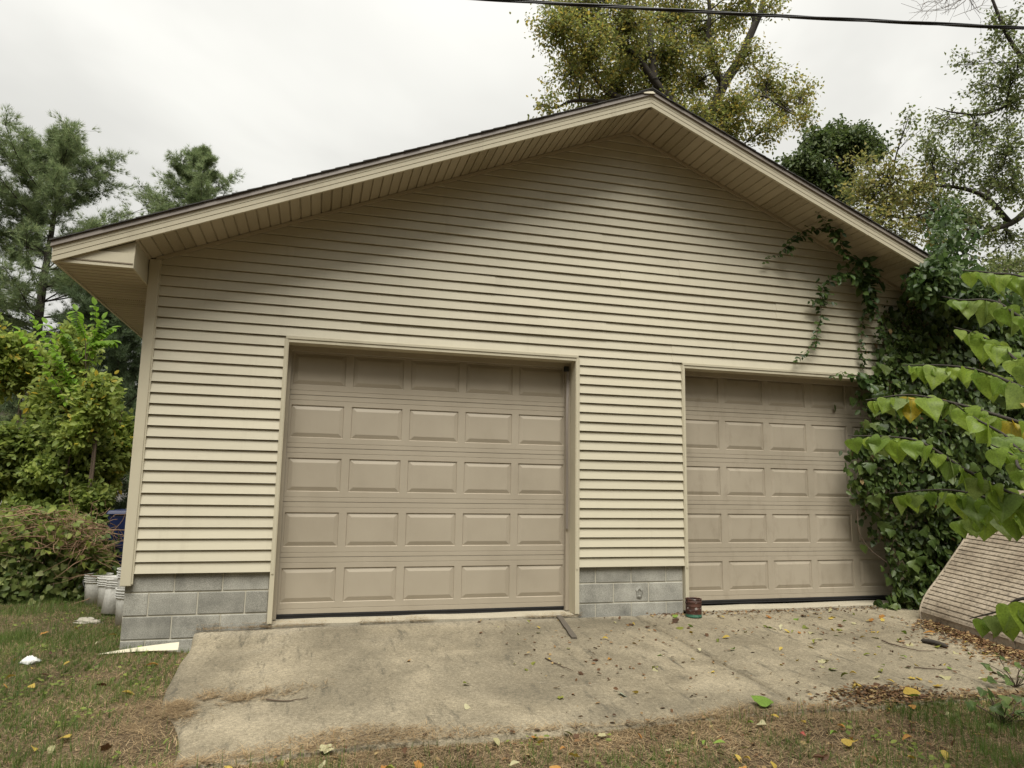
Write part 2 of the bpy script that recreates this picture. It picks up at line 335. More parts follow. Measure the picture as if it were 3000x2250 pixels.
def concrete_mat():
    m, nt, b, N, L = nodemat('weathered_concrete')
    pos = N('ShaderNodeNewGeometry').outputs['Position']
    def nz(scale, det=5, st=(1,1,1), rough=.6, dist=0):
        mp = N('ShaderNodeMapping'); mp.inputs['Scale'].default_value = st; L(pos, mp.inputs[0])
        n = N('ShaderNodeTexNoise'); n.inputs['Scale'].default_value = scale; n.inputs['Detail'].default_value = det
        n.inputs['Roughness'].default_value = rough; n.inputs['Distortion'].default_value = dist; L(mp.outputs[0], n.inputs['Vector']); return n.outputs[0]
    def mr(v, a, b_, c, d, smooth=False):
        q = N('ShaderNodeMapRange'); L(v, q.inputs['Value'])
        if smooth: q.interpolation_type = 'SMOOTHSTEP'
        for k, x in zip(('From Min','From Max','To Min','To Max'), (a,b_,c,d)): q.inputs[k].default_value = x
        return q.outputs[0]
    def mixc(f, a, bcol, mode='MIX'):
        q = N('ShaderNodeMix'); q.data_type = 'RGBA'; q.blend_type = mode
        if hasattr(f, 'is_linked') or hasattr(f, 'links'): L(f, q.inputs['Factor'])
        else: q.inputs['Factor'].default_value = f
        L(a, q.inputs['A'])
        if isinstance(bcol, tuple): q.inputs['B'].default_value = (*bcol, 1)
        else: L(bcol, q.inputs['B'])
        return q.outputs['Result']
    r = ramp(N, [(.165,.140,.097),(.232,.198,.138),(.29,.249,.176)], [.36,.5,.64]); L(nz(1.1, 7, rough=.65, dist=.4), r.inputs[0]); col = r.outputs[0]
    # clean drip-line band along the wall
    sp = N('ShaderNodeSeparateXYZ'); L(pos, sp.inputs[0])
    wv = N('ShaderNodeMath'); wv.operation = 'MULTIPLY_ADD'; wv.inputs[1].default_value = .35; L(nz(2.2, 4), wv.inputs[0]); L(sp.outputs['Y'], wv.inputs[2])
    col = mixc(mr(wv.outputs[0], -.12, .12, 0, .75, True), col, (.36,.32,.245))
    # dark scuffs along the driveway direction
    col = mixc(mr(nz(11, 7, (1, .16, 1), .75), .545, .66, 0, .7), col, (.06,.055,.043))
    col = mixc(mr(nz(.8, 5, (1, .8, 1), .6, .5), .46, .66, 0, .55), col, (.11,.096,.07))
    col = mixc(mr(nz(2.6, 6, (1, .6, 1), .7), .53, .72, 0, .5), col, (.105,.092,.066))
    # pale worn patches
    col = mixc(mr(nz(1.9, 5, (.6, 1, 1), .6, .8), .60, .74, 0, .4), col, (.30,.265,.20))
    # exposed fine aggregate
    col = mixc(1., col, mr(nz(42, 4), .3, .7, .74, 1.26), 'MULTIPLY')
    col = mixc(1., col, mr(nz(140, 2), .3, .7, .68, 1.32), 'MULTIPLY')
    L(col, b.inputs['Base Color']); b.inputs['Roughness'].default_value = .92; b.inputs['Specular IOR Level'].default_value = .2
    bp = N('ShaderNodeBump'); bp.inputs['Strength'].default_value = .6; bp.inputs['Distance'].default_value = .006
    L(nz(70, 5), bp.inputs['Height']); L(bp.outputs[0], b.inputs['Normal'])
    return m
MAT['concrete'] = concrete_mat()

def dirty_slat():
    m, nt, b, N, L = nodemat('dirty_beige_slats')
    tc = N('ShaderNodeNewGeometry').outputs['Position']
    r = ramp(N, [(.25,.20,.145),(.33,.275,.205),(.38,.32,.245)], [.3,.5,.7])
    n1 = N('ShaderNodeTexNoise'); n1.inputs['Scale'].default_value = 3; n1.inputs['Detail'].default_value = 6; L(tc, n1.inputs['Vector']); L(n1.outputs[0], r.inputs[0])
    n2 = N('ShaderNodeTexNoise'); n2.inputs['Scale'].default_value = 26; n2.inputs['Detail'].default_value = 6; n2.inputs['Roughness'].default_value = .75
    L(tc, n2.inputs['Vector'])
    mr = N('ShaderNodeMapRange'); mr.inputs['From Min'].default_value = .46; mr.inputs['From Max'].default_value = .68; mr.inputs['To Max'].default_value = .85
    L(n2.outputs[0], mr.inputs['Value'])
    mx = N('ShaderNodeMix'); mx.data_type = 'RGBA'; L(mr.outputs[0], mx.inputs['Factor']); L(r.outputs[0], mx.inputs['A'])
    mx.inputs['B'].default_value = (.075,.06,.045,1); L(mx.outputs['Result'], b.inputs['Base Color']); b.inputs['Roughness'].default_value = .75
    return m
MAT['slat'] = dirty_slat()
def rust_mat():
    m, nt, b, N, L = nodemat('rusty_can')
    tc = N('ShaderNodeTexCoord').outputs['Object']
    n1 = N('ShaderNodeTexNoise'); n1.inputs['Scale'].default_value = 16; n1.inputs['Detail'].default_value = 6; L(tc, n1.inputs['Vector'])
    r = ramp(N, [(.018,.009,.007),(.055,.02,.012),(.09,.032,.018)], [.3,.5,.75]); L(n1.outputs[0], r.inputs[0])
    mp = N('ShaderNodeMapping'); mp.inputs['Scale'].default_value = (1,1,1.6); mp.inputs['Location'].default_value = (3,1,2); L(tc, mp.inputs[0])
    n2 = N('ShaderNodeTexNoise'); n2.inputs['Scale'].default_value = 21; n2.inputs['Detail'].default_value = 4; n2.inputs['Roughness'].default_value = .7; L(mp.outputs[0], n2.inputs['Vector'])
    mr = N('ShaderNodeMapRange'); mr.inputs['From Min'].default_value = .60; mr.inputs['From Max'].default_value = .66; mr.inputs['To Max'].default_value = .8; L(n2.outputs[0], mr.inputs['Value'])
    mx = N('ShaderNodeMix'); mx.data_type = 'RGBA'; L(mr.outputs[0], mx.inputs['Factor']); L(r.outputs[0], mx.inputs['A']); mx.inputs['B'].default_value = (.42,.38,.36,1)
    L(mx.outputs['Result'], b.inputs['Base Color']); b.inputs['Roughness'].default_value = .7
    return m
MAT['rust'] = rust_mat()
MAT['cangreen'] = surf('green_band', [(.02,.09,.055),(.05,.15,.10),(.35,.36,.30)], scale=30, rough=.5, pos=[.35,.6,.72])

LEAF = {
 'oak': leafmat('oak_leaves', [(0.157,0.196,0.050),(0.224,0.258,0.067),(0.302,0.297,0.078),(0.426,0.325,0.062)], .62),
 'elm': leafmat('elm_leaves', [(0.101,0.146,0.045),(0.168,0.213,0.067),(0.235,0.258,0.095),(0.168,0.196,0.067)], .58),
 'elmy': leafmat('yellowing_leaves', [(.18,.21,.06),(.25,.26,.08),(.35,.29,.085)], .58),
 'dark': leafmat('dark_leaves', [(.05,.085,.022),(.09,.13,.036),(.13,.165,.05)], .48),
 'pine': leafmat('pine_needles', [(0.139,0.199,0.091),(0.206,0.272,0.121),(0.290,0.333,0.151)], .42, .6),
 'pined': leafmat('dark_needles', [(.06,.095,.042),(.10,.14,.06)], .32, .6),
 'shrub': leafmat('shrub_leaves', [(0.163,0.231,0.049),(0.253,0.330,0.067),(0.372,0.435,0.098),(0.298,0.365,0.098),(0.684,0.505,0.061)], .58, pos=[0,.3,.6,.93,1]),
 'shrub2': leafmat('shrub_dark_leaves', [(0.127,0.182,0.043),(0.215,0.278,0.061),(0.317,0.366,0.085)], .52),
 'heaven': leafmat('compound_leaves', [(0.163,0.300,0.025),(0.237,0.388,0.044)], .55, .45),
 'mound': leafmat('mound_leaves', [(0.084,0.129,0.034),(0.154,0.206,0.056),(0.253,0.309,0.095),(0.587,0.619,0.280)], .48, pos=[0,.4,.85,1]),
 'vine': leafmat('vine_leaves', [(.035,.06,.014),(.07,.115,.027),(.13,.18,.045)], .45, .45),
 'vinebig': leafmat('large_vine_leaves', [(.05,.085,.02),(.085,.135,.03),(.14,.19,.05)], .45, .42, per_object=True, veins=True),
 'strand': leafmat('strand_leaves', [(.035,.07,.02),(.07,.12,.032),(.11,.165,.045)], .45, .4),
 'redbud': leafmat('redbud_leaves', [(.14,.22,.035),(.21,.315,.045),(.28,.385,.055),(.22,.29,.09)], .6, .42, per_object=True, veins=True),
 'redbud_y': leafmat('yellow_redbud_leaves', [(0.420,0.300,0.025),(0.500,0.360,0.030),(0.300,0.300,0.040)], .5, .45, per_object=True, veins=True),
 'grass': leafmat('grass_blades', [(0.053,0.110,0.018),(0.089,0.165,0.027),(0.137,0.198,0.042),(0.210,0.198,0.080)], .45),
 'straw': leafmat('dead_grass_blades', [(.13,.082,.042),(.26,.185,.10),(.42,.32,.185),(.30,.20,.10)], .2, .85),
 'litter': leafmat('leaf_litter', [(0.054,0.030,0.017),(0.120,0.060,0.026),(0.192,0.108,0.048),(0.360,0.264,0.120)], .15, .8),
}
FALL = {}
for nm, cols in {'yellow': [(.36,.25,.045),(.50,.38,.08)], 'pale': [(.36,.33,.17),(.46,.43,.27)], 'brown': [(.06,.03,.015),(.13,.065,.03)],
                 'olive': [(.12,.14,.025),(.20,.21,.035)], 'green': [(.13,.22,.03),(.20,.28,.05)], 'orange': [(.30,.13,.03),(.42,.22,.05)],
                 'grey': [(.22,.26,.19),(.32,.36,.27)], 'red': [(.30,.06,.05),(.40,.10,.08)]}.items():
    FALL[nm] = leafmat('fallen_'+nm, cols, .25, .65, per_object=True)

# ------------------------------------------------------------------ ground heights
def smooth(t): t = np.clip(t, 0, 1); return t*t*(3-2*t)
SX0, SX1, SY0 = .62, 8.6, -2.87
def slab_z(x, y):
    x = np.asarray(x, float); y = np.asarray(y, float)
    w = smooth((x-.62)/1.6); a = np.abs(np.minimum(y, 0))
    return .335-(w*.055*a+(1-w)*.21*(1-np.exp(-a/.9)))
def vnoise(x, y, s, seed=0):
    """cheap smooth value noise"""
    x = np.asarray(x, float)*s+seed*17.3; y = np.asarray(y, float)*s+seed*9.1
    xi = np.floor(x); yi = np.floor(y); xf = smooth(x-xi); yf = smooth(y-yi)
    def h(i, j):
        q = np.sin(i*127.1+j*311.7+seed*74.7)*43758.5453; return q-np.floor(q)
    return (h(xi, yi)*(1-xf)+h(xi+1, yi)*xf)*(1-yf)+(h(xi, yi+1)*(1-xf)+h(xi+1, yi+1)*xf)*yf
def ground_z(x, y):
    x = np.asarray(x, float); y = np.asarray(y, float)
    left = .155-.018*np.clip(-y, 0, 3)-.012*np.clip(y, 0, 6)-.01*np.clip(-x, 0, 8)
    front = slab_z(np.clip(x, SX0, SX1), np.full_like(x, SY0))-.018-.02*np.clip(SY0-y, 0, 6)
    right = .335-.055*np.clip(-y, 0, 8)-.03
    wl = smooth((.62-x)/.5); wr = smooth((x-8.3)/.5)
    z = front*(1-wl)+left*wl; z = z*(1-wr)+right*wr
    inside = smooth((x-SX0-.30*smooth((-y-1.35)/1.35)-.04)/.1)*smooth((9.7-x)/.1)*smooth((y-SY0-.04)/.1)
    z = z-inside*.22
    z = z+(vnoise(x, y, 1.1, 1)-.5)*.03+(vnoise(x, y, 4., 2)-.5)*.012
    far = smooth((np.hypot(x-3, y)-15)/20); return z*(1-far)+(-.05)*far
def slab_edge(y): return SX0+.30*smooth((-np.asarray(y, float)-1.35)/1.35)
def on_slab(x, y): return (x > slab_edge(y)) & (x < SX1) & (y > SY0) & (y < 0)
def top_z(x, y): return np.where(on_slab(x, y), slab_z(x, y), ground_z(x, y))
def hit_slab(px, py):
    z = .25; d = ray(px, py)
    for _ in range(14):
        q = CAM+d*((z-CAM[2])/d[2]); z = float(slab_z(q[0], q[1])) if on_slab(q[0], q[1]) else float(ground_z(q[0], q[1]))
    return q
def vhit(vx, vy): return hit_slab(vx*1.35624, vy*1.35624)

def build_ground():
    def axis(a, b, step, ext):
        core = np.arange(a, b+1e-6, step); o = []
        d = step
        x = b
        while x < ext: d *= 1.35; x += d; o.append(x)
        lo = []; d = step; x = a
        while x > -ext: d *= 1.35; x -= d; lo.append(x)
        return np.concatenate([lo[::-1], core, o])
    X = axis(-5, 10, .07, 700); Y = axis(-5, 5.5, .07, 700)
    gx, gy = np.meshgrid(X, Y); V = np.stack([gx, gy, ground_z(gx, gy)], -1).reshape(-1, 3)
    n = len(X); i, j = np.meshgrid(np.arange(len(Y)-1), np.arange(n-1), indexing='ij'); a = (i*n+j).ravel()
    F = np.stack([a, a+1, a+n+1, a+n], 1)
    o = obj('ground', np_mesh('ground', V, F, MAT['soil'], True)); tag(o, 'bare brown soil of the yard under patchy grass', kind='structure')
build_ground()

def build_slab():
    root = empty('concrete_apron', (4, 0, 0), 'weathered concrete apron sloping down from the garage doors', kind='structure')
    def panel(x0, x1):
        nx = int((x1-x0)/.06); ny = 48
        xs = np.linspace(x0, x1, nx); ys = np.linspace(-.055, SY0, ny)
        gx, gy = np.meshgrid(xs, ys)
        # crumbled front edge
        t = np.linspace(0, 1, ny)[:, None]**6
        gy = gy+t*((vnoise(gx, gx*0, 2.2, 5)-.5)*.10+(vnoise(gx, gx*0, 9, 6)-.5)*.035)
        if x0 < 1:
            u = np.clip(1-(gx-x0)/1.2, 0, 1)**2
            gx = gx+u*((vnoise(gy, gy*0, 3, 8)-.3)*.05+.30*smooth((-gy-1.35)/1.35))
        gz = slab_z(gx, gy)+(vnoise(gx, gy, 2.5, 7)-.5)*.008
        b = np.zeros_like(gz); b[0] += .012; b[-1] += .012; b[:, 0] += .012; b[:, -1] += .008; gz = gz-b
        top = np.stack([gx, gy, gz], -1).reshape(-1, 3)
        ring = np.concatenate([np.arange(nx), np.arange(1, ny)*nx+nx-1, (ny-1)*nx+np.arange(nx-2, -1, -1), np.arange(ny-2, 0, -1)*nx])
        low = top[ring].copy(); low[:, 2] -= .16
        V = np.vstack([top, low]); n0 = len(top); k = len(ring)
        i, j = np.meshgrid(np.arange(ny-1), np.arange(nx-1), indexing='ij'); a = (i*nx+j).ravel()
        F = [np.stack([a, a+nx, a+nx+1, a+1], 1)]
        q = np.arange(k); q2 = (q+1) % k
        F.append(np.stack([ring[q], ring[q2], n0+q2, n0+q], 1))
        o = obj('slab_panel', np_mesh('slab_panel', V, np.vstack(F), MAT['concrete'], False), root, (-4, 0, 0))
        return o
    panel(SX0, 4.866); panel(4.888, SX1)
build_slab()

# ------------------------------------------------------------------ garage
ZR, XR, PM, OV = 5.7376, 4.877, 5/12, .603
W, DEPTH = 9.754, 10.0
ZS, SC = .82, .1016
def Lz(x): return ZR-PM*abs(x-XR)
HEAD = 3.03
OPEN = [(1.262, 4.225), (5.532, 8.478)]
garage = empty('garage', (XR, 0, 0), 'beige vinyl-sided gable-roofed garage with two overhead doors', 'garage')
GL = (-XR, 0, 0)
def gpart(mb, name, mat, parent=None, smooth=False):
    o = mb.build(name, MAT[mat] if isinstance(mat, str) else mat, parent or garage, smooth)
    if parent is None: o.location = GL
    return o
def build_walls():
    # structural core behind siding and block
    m = MB()
    for a, b in ((.02, 1.225), (4.262, 5.492), (8.515, W-.02)): m.box(a, b, .012, .19, -.2, 3.02)
    m.extrude([(.02, -.0, 3.02), (W-.02, 0, 3.02), (W-.02, 0, 3.70), (XR, 0, ZR-.03), (.02, 0, 3.70)],
              [(.02, .19, 3.02), (W-.02, .19, 3.02), (W-.02, .19, 3.70), (XR, .19, ZR-.03), (.02, .19, 3.70)])
    m.box(.02, .2, .19, DEPTH, -.2, 3.6); m.box(W-.2, W-.02, .19, DEPTH, -.2, 3.6); m.box(.2, W-.2, DEPTH-.2, DEPTH, -.2, 3.6)
    m.poly([(.02, DEPTH, 3.6), (W-.02, DEPTH, 3.6), (XR, DEPTH, ZR-.1)])
    wall = gpart(m, 'front_wall', 'wallcore')
    return wall
WALL = build_walls()
def build_siding():
    sid = MB().box(.05, 1.2, -.018, -.005, .86, 3.0).build('siding', MAT['wallcore'], garage); sid.location = GL
    ncourse = int((ZR-ZS)/SC)+1
    seam_state = {}
    def plank(xa, xb, xat, xbt, z0, z1, dy):
        yb, yt = -.041+dy, -.021+dy
        h = z1-z0; t = max(.3, 1-.0085/h); zm = z0+h*t; yg = -.004; n = max(1, int((xb-xa)/.35)); m = MB(); R_ = []
        for i in range(n+1):
            f = i/n; x0_ = xa+(xb-xa)*f; x1_ = xat+(xbt-xat)*f; xm = x0_+(x1_-x0_)*t
            w = .0045*(float(vnoise(x0_, z0, 1.6, 71))-.5)+.003*(float(vnoise(x0_, z0*3, 4., 72))-.5); dz = .003*(float(vnoise(x0_, z0*2, .9, 73))-.5)
            R_.append([(x0_, yg, z0+dz), (x0_, yb+w, z0+dz), (xm, yt+w*.5, zm), (xm, yg, zm), (x1_, yg, z1)])
        for A, B in zip(R_[:-1], R_[1:]):
            for j in range(4): m.poly([A[j], B[j], B[j+1], A[j+1]])
        for A in (R_[0], R_[-1]): m.poly(A[:4] if A is R_[-1] else A[:4][::-1])
        m.build('siding_plank', MAT['siding'], sid)
    for k in range(ncourse):
        z0 = ZS+k*SC; z1 = min(z0+SC, ZR-.02)
        if z1 <= z0: break
        def lim(z):
            return max(.04, XR-(ZR-z)/PM), min(W-.04, XR+(ZR-z)/PM)
        if z1 <= HEAD: segs = [(.04, 1.238), (4.245, 5.50), (8.5, W-.04)]
        else: segs = [None]
        pair = k//2
        r2 = random.Random(pair*31+5)
        base = [1.9, 5.3, 8.4, 3.4, 6.9][pair % 5]+r2.uniform(-.7, .7)
        seams = sorted(s for s in [base, base-3.45, base+3.5] if .8 < s < W-.8)
        for sg in segs:
            if sg:
                plank(sg[0], sg[1], sg[0], sg[1], z0, z1, r2.uniform(-.001, .001)); continue
            zb = max(z0, HEAD) if z0 < HEAD else z0
            if z0 < HEAD:
                for s in ((.04, 1.238), (4.245, 5.50), (8.5, W-.04)):
                    plank(s[0], s[1], s[0], s[1], z0, z1, 0)
                for a, b in OPEN: plank(a-.02, b+.02, a-.02, b+.02, zb, z1, 0)
                continue
            a0, b0 = lim(z0); a1, b1 = lim(z1)
            cuts = [None]+[s for s in seams if a1+.3 < s < b1-.3]+[None]
            for i in range(len(cuts)-1):
                l, r = cuts[i], cuts[i+1]
                plank(a0 if l is None else l, b0 if r is None else r, a1 if l is None else l, b1 if r is None else r, z0, z1,
                      .0035 if i % 2 else -.0005)
    # left side wall, lapped the same way
    for k in range(26):
        z0 = ZS+k*SC
        m = MB().hexa([(.004, .02, z0), (.03, .02, z0), (.03, DEPTH, z0), (.004, DEPTH, z0),
                       (.016, .02, z0+SC), (.03, .02, z0+SC), (.03, DEPTH, z0+SC), (.016, DEPTH, z0+SC)])
        m.build('siding_plank', MAT['siding'], sid)
build_siding()
def build_blocks():
    def bm(w, h):
        g = .0048; q = MB().box(g, w-g, 0, .03, g, h-g); return q.mesh('concrete_block', MAT['block'])
    full, half = bm(.4064, .2032), bm(.2032, .2032)
    gpart(MB().box(.004, .02, .02, DEPTH, -.1, .85), 'side_foundation', 'mortar')
    for p0, phase, a, b in ((0., 0, .004, 1.218), (4.267, 1, 4.272, 5.485), (8.535, 0, 8.53, W-.004)):
        core = gpart(MB().box(a, b, .006, .02, -.1, .85), 'block_foundation', 'mortar')
        for c in range(5):
            x = p0
            for w in ([.2032, .4064, .4064, .2032] if (c+phase) % 2 == 1 else [.4064]*3):
                o = obj('concrete_block', full if w > .3 else half, core, (x, random.uniform(-.0025, .0015), .65-.2032*c))
                bv = o.modifiers.new('b', 'BEVEL'); bv.width = .007; bv.segments = 2
                x += w
build_blocks()
# chipped hole with smeared mortar in one block of the middle pier
def block_knot():
    c = Vector((4.267+.70, -.003, .545)); m = MB(); n = 14
    rngs = [(.0, .0), (.020, -.002), (.030, -.009), (.040, -.007), (.055, .001)]
    pts = []
    for r, y in rngs[1:]:
        pts.append([(c.x+r*math.cos(2*math.pi*i/n)*(.75+.2*math.sin(i*2.3)), c.y+y, c.z+r*1.25*math.sin(2*math.pi*i/n)*(1+.15*math.sin(i*3.1))) for i in range(n)])
    for a, b in zip(pts[:-1], pts[1:]):
        for i in range(n): m.poly([a[i], a[(i+1) % n], b[(i+1) % n], b[i]])
    m.poly(pts[0][::-1])
    gpart(m, 'mortar_patch', 'block', smooth=True)
block_knot()

def build_trim():
    # corner posts
    for s in (0, 1):
        x0, x1 = (-.028, .062) if s == 0 else (W-.062, W+.028)
        m = MB(); m.box(x0, x1, -.058, .05, .715, 3.70)
        o = gpart(m, 'corner_post', 'trim'); bv = o.modifiers.new('b', 'BEVEL'); bv.width = .006; bv.segments = 2
        m = MB(); xa, xb = (.062, .074) if s == 0 else (W-.074, W-.062); m.box(xa, xb, -.047, -.02, .73, 3.7)
        gpart(m, 'post_flange', 'trim')
    for (a, b) in OPEN:
        # J-channel round the opening, then the jamb liners
        m = MB(); m.box(a-.03, a-.008, -.052, -.01, .80, HEAD); gpart(m, 'door_casing', 'trim')
        m = MB(); m.box(b+.008, b+.03, -.052, -.01, .80, HEAD); gpart(m, 'door_casing', 'trim')
        m = MB(); m.box(a-.03, b+.03, -.054, -.01, HEAD-.002, HEAD+.022); gpart(m, 'head_casing', 'trim')
        m = MB(); m.box(a-.041, a, -.046, .205, .352, HEAD-.004); gpart(m, 'jamb_board', 'trim')
        m = MB(); m.box(b, b+.046, -.046, .205, .352, HEAD-.004); gpart(m, 'jamb_board', 'trim')
        m = MB(); m.box(a, b, -.046, .205, HEAD-.035, HEAD-.004); gpart(m, 'head_board', 'trim')
        m = MB(); m.box(a, a+.028, .135, .185, .36, HEAD-.035); gpart(m, 'door_stop', 'door')
        m = MB(); m.box(b-.04, b, .135, .185, .36, HEAD-.035); gpart(m, 'door_stop', 'door')
        m = MB(); m.box(a, b, .12, .185, HEAD-.085, HEAD-.035); gpart(m, 'door_stop', 'door')
        # threshold
        m = MB(); n = 26
        for i in range(n):
            x0 = a-.04+(b-a+.08)*i/n; x1 = a-.04+(b-a+.08)*(i+1)/n
            z0 = .356+(vnoise(x0, 0, 3, 3)-.5)*.012; z1 = .356+(vnoise(x1, 0, 3, 3)-.5)*.012
            y0 = -.035+(vnoise(x0, 0, 5, 4)-.5)*.03; y1 = -.035+(vnoise(x1, 0, 5, 4)-.5)*.03
            m.poly([(x0, y0, z0-.012), (x1, y1, z1-.012), (x1, .24, z1), (x0, .24, z0)])
            m.poly([(x0, y0, .1), (x1, y1, .1), (x1, y1, z1-.012), (x0, y0, z0-.012)])
        gpart(m, 'threshold', 'threshold')
build_trim()

DOORS = [(1.283, 4.192, 1.312, .588, .512, [.398,.927,1.458,1.988,2.514,3.04], 'door', .398),
         (5.553, 8.49, 5.585, .5925, .512, [.415,.940,1.472,2.008,2.545,3.07], 'door_dirty', .415)]
def build_door(x0, x1, px0, pitch, pw, zs, mat, zbot):
    yf = .195; FB = .101
    xs = [x0]
    for c in range(5): xs += [px0+c*pitch, px0+c*pitch+pw]
    xs.append(x1)
    rows = []                                  # (z, y)
    panel_rows = []
    for s in range(5):
        a, b = zs[s], zs[s+1]
        if s == 0: rows.append((a, yf))
        else: rows += [(a-.0035, yf), (a, yf+.010), (a+.0035, yf)]
        for off in (.045,): rows += [(a+off-.003, yf), (a+off, yf+.004), (a+off+.003, yf)]
        rows.append((a+FB, yf)); panel_rows.append((len(rows)-1, a+FB, b-FB)); rows.append((b-FB, yf))
        rows += [(b-.055, yf), (b-.052, yf+.004), (b-.049, yf)]
    rows.append((zs[5], yf))
    m = MB(); start = {r for r, _, _ in panel_rows}
    for i in range(len(rows)-1):
        for j in range(len(xs)-1):
            if i in start and j % 2 == 1: continue
            (za, ya), (zb, yb) = rows[i], rows[i+1]
            m.poly([(xs[j], ya, za), (xs[j+1], ya, za), (xs[j+1], yb, zb), (xs[j], yb, zb)])
    m.box(x0, x1, yf+.012, yf+.045, zs[0]+.001, zs[5])
    d = gpart(m, 'garage_door', mat)
    for s, (r, pa, pb) in enumerate(panel_rows):
        h = pb-pa; g, f, dp = .006, .046, .011
        def rect(i, y): return [(i, y, i), (pw-i, y, i), (pw-i, y, h-i), (i, y, h-i)]
        q = MB(); rs = [rect(0, 0), rect(g, dp), rect(f, -.001)]
        for A, B in zip(rs[:-1], rs[1:]):
            for i in range(4): q.poly([A[i], A[(i+1) % 4], B[(i+1) % 4], B[i]])
        q.poly(rs[2]); me = q.mesh('raised_panel', MAT[mat])
        for c in range(5): obj('raised_panel', me, d, (px0+c*pitch, yf, pa))
    q = MB().box(x0+.004, x1-.004, yf-.004, yf+.05, zbot-.016, zbot-.001); q.box(x0+.01, x1-.01, yf+.004, yf+.05, zbot-.042, zbot-.0155)
    q.build('bottom_seal', MAT['seal'], d)
    return d
for dd in DOORS: build_door(*dd)
def weather_strip():
    pts = []
    m = MB(); n = 40
    for i in range(n):
        z = 1.2+(2.93-1.2)*i/(n-1); t = (z-1.2)/1.73
        off = .03*math.exp(-((t-.62)/.22)**2)-.012*math.exp(-((t-.9)/.08)**2)
        pts.append((4.183-off*.6, .125-off*1.2, z))
    for a, b in zip(pts[:-1], pts[1:]):
        m.hexa([(a[0]-.004, a[1]-.006, a[2]), (a[0]+.02, a[1]-.012, a[2]), (a[0]+.02, a[1]+.002, a[2]), (a[0]-.004, a[1]+.002, a[2]),
                (b[0]-.004, b[1]-.006, b[2]), (b[0]+.02, b[1]-.012, b[2]), (b[0]+.02, b[1]+.002, b[2]), (b[0]-.004, b[1]+.002, b[2])])
    gpart(m, 'weather_strip', 'drip')
    m = MB(); m.box(4.15, 4.20, .10, .135, 2.90, 2.955); gpart(m, 'track_bracket', 'rubber')
weather_strip()

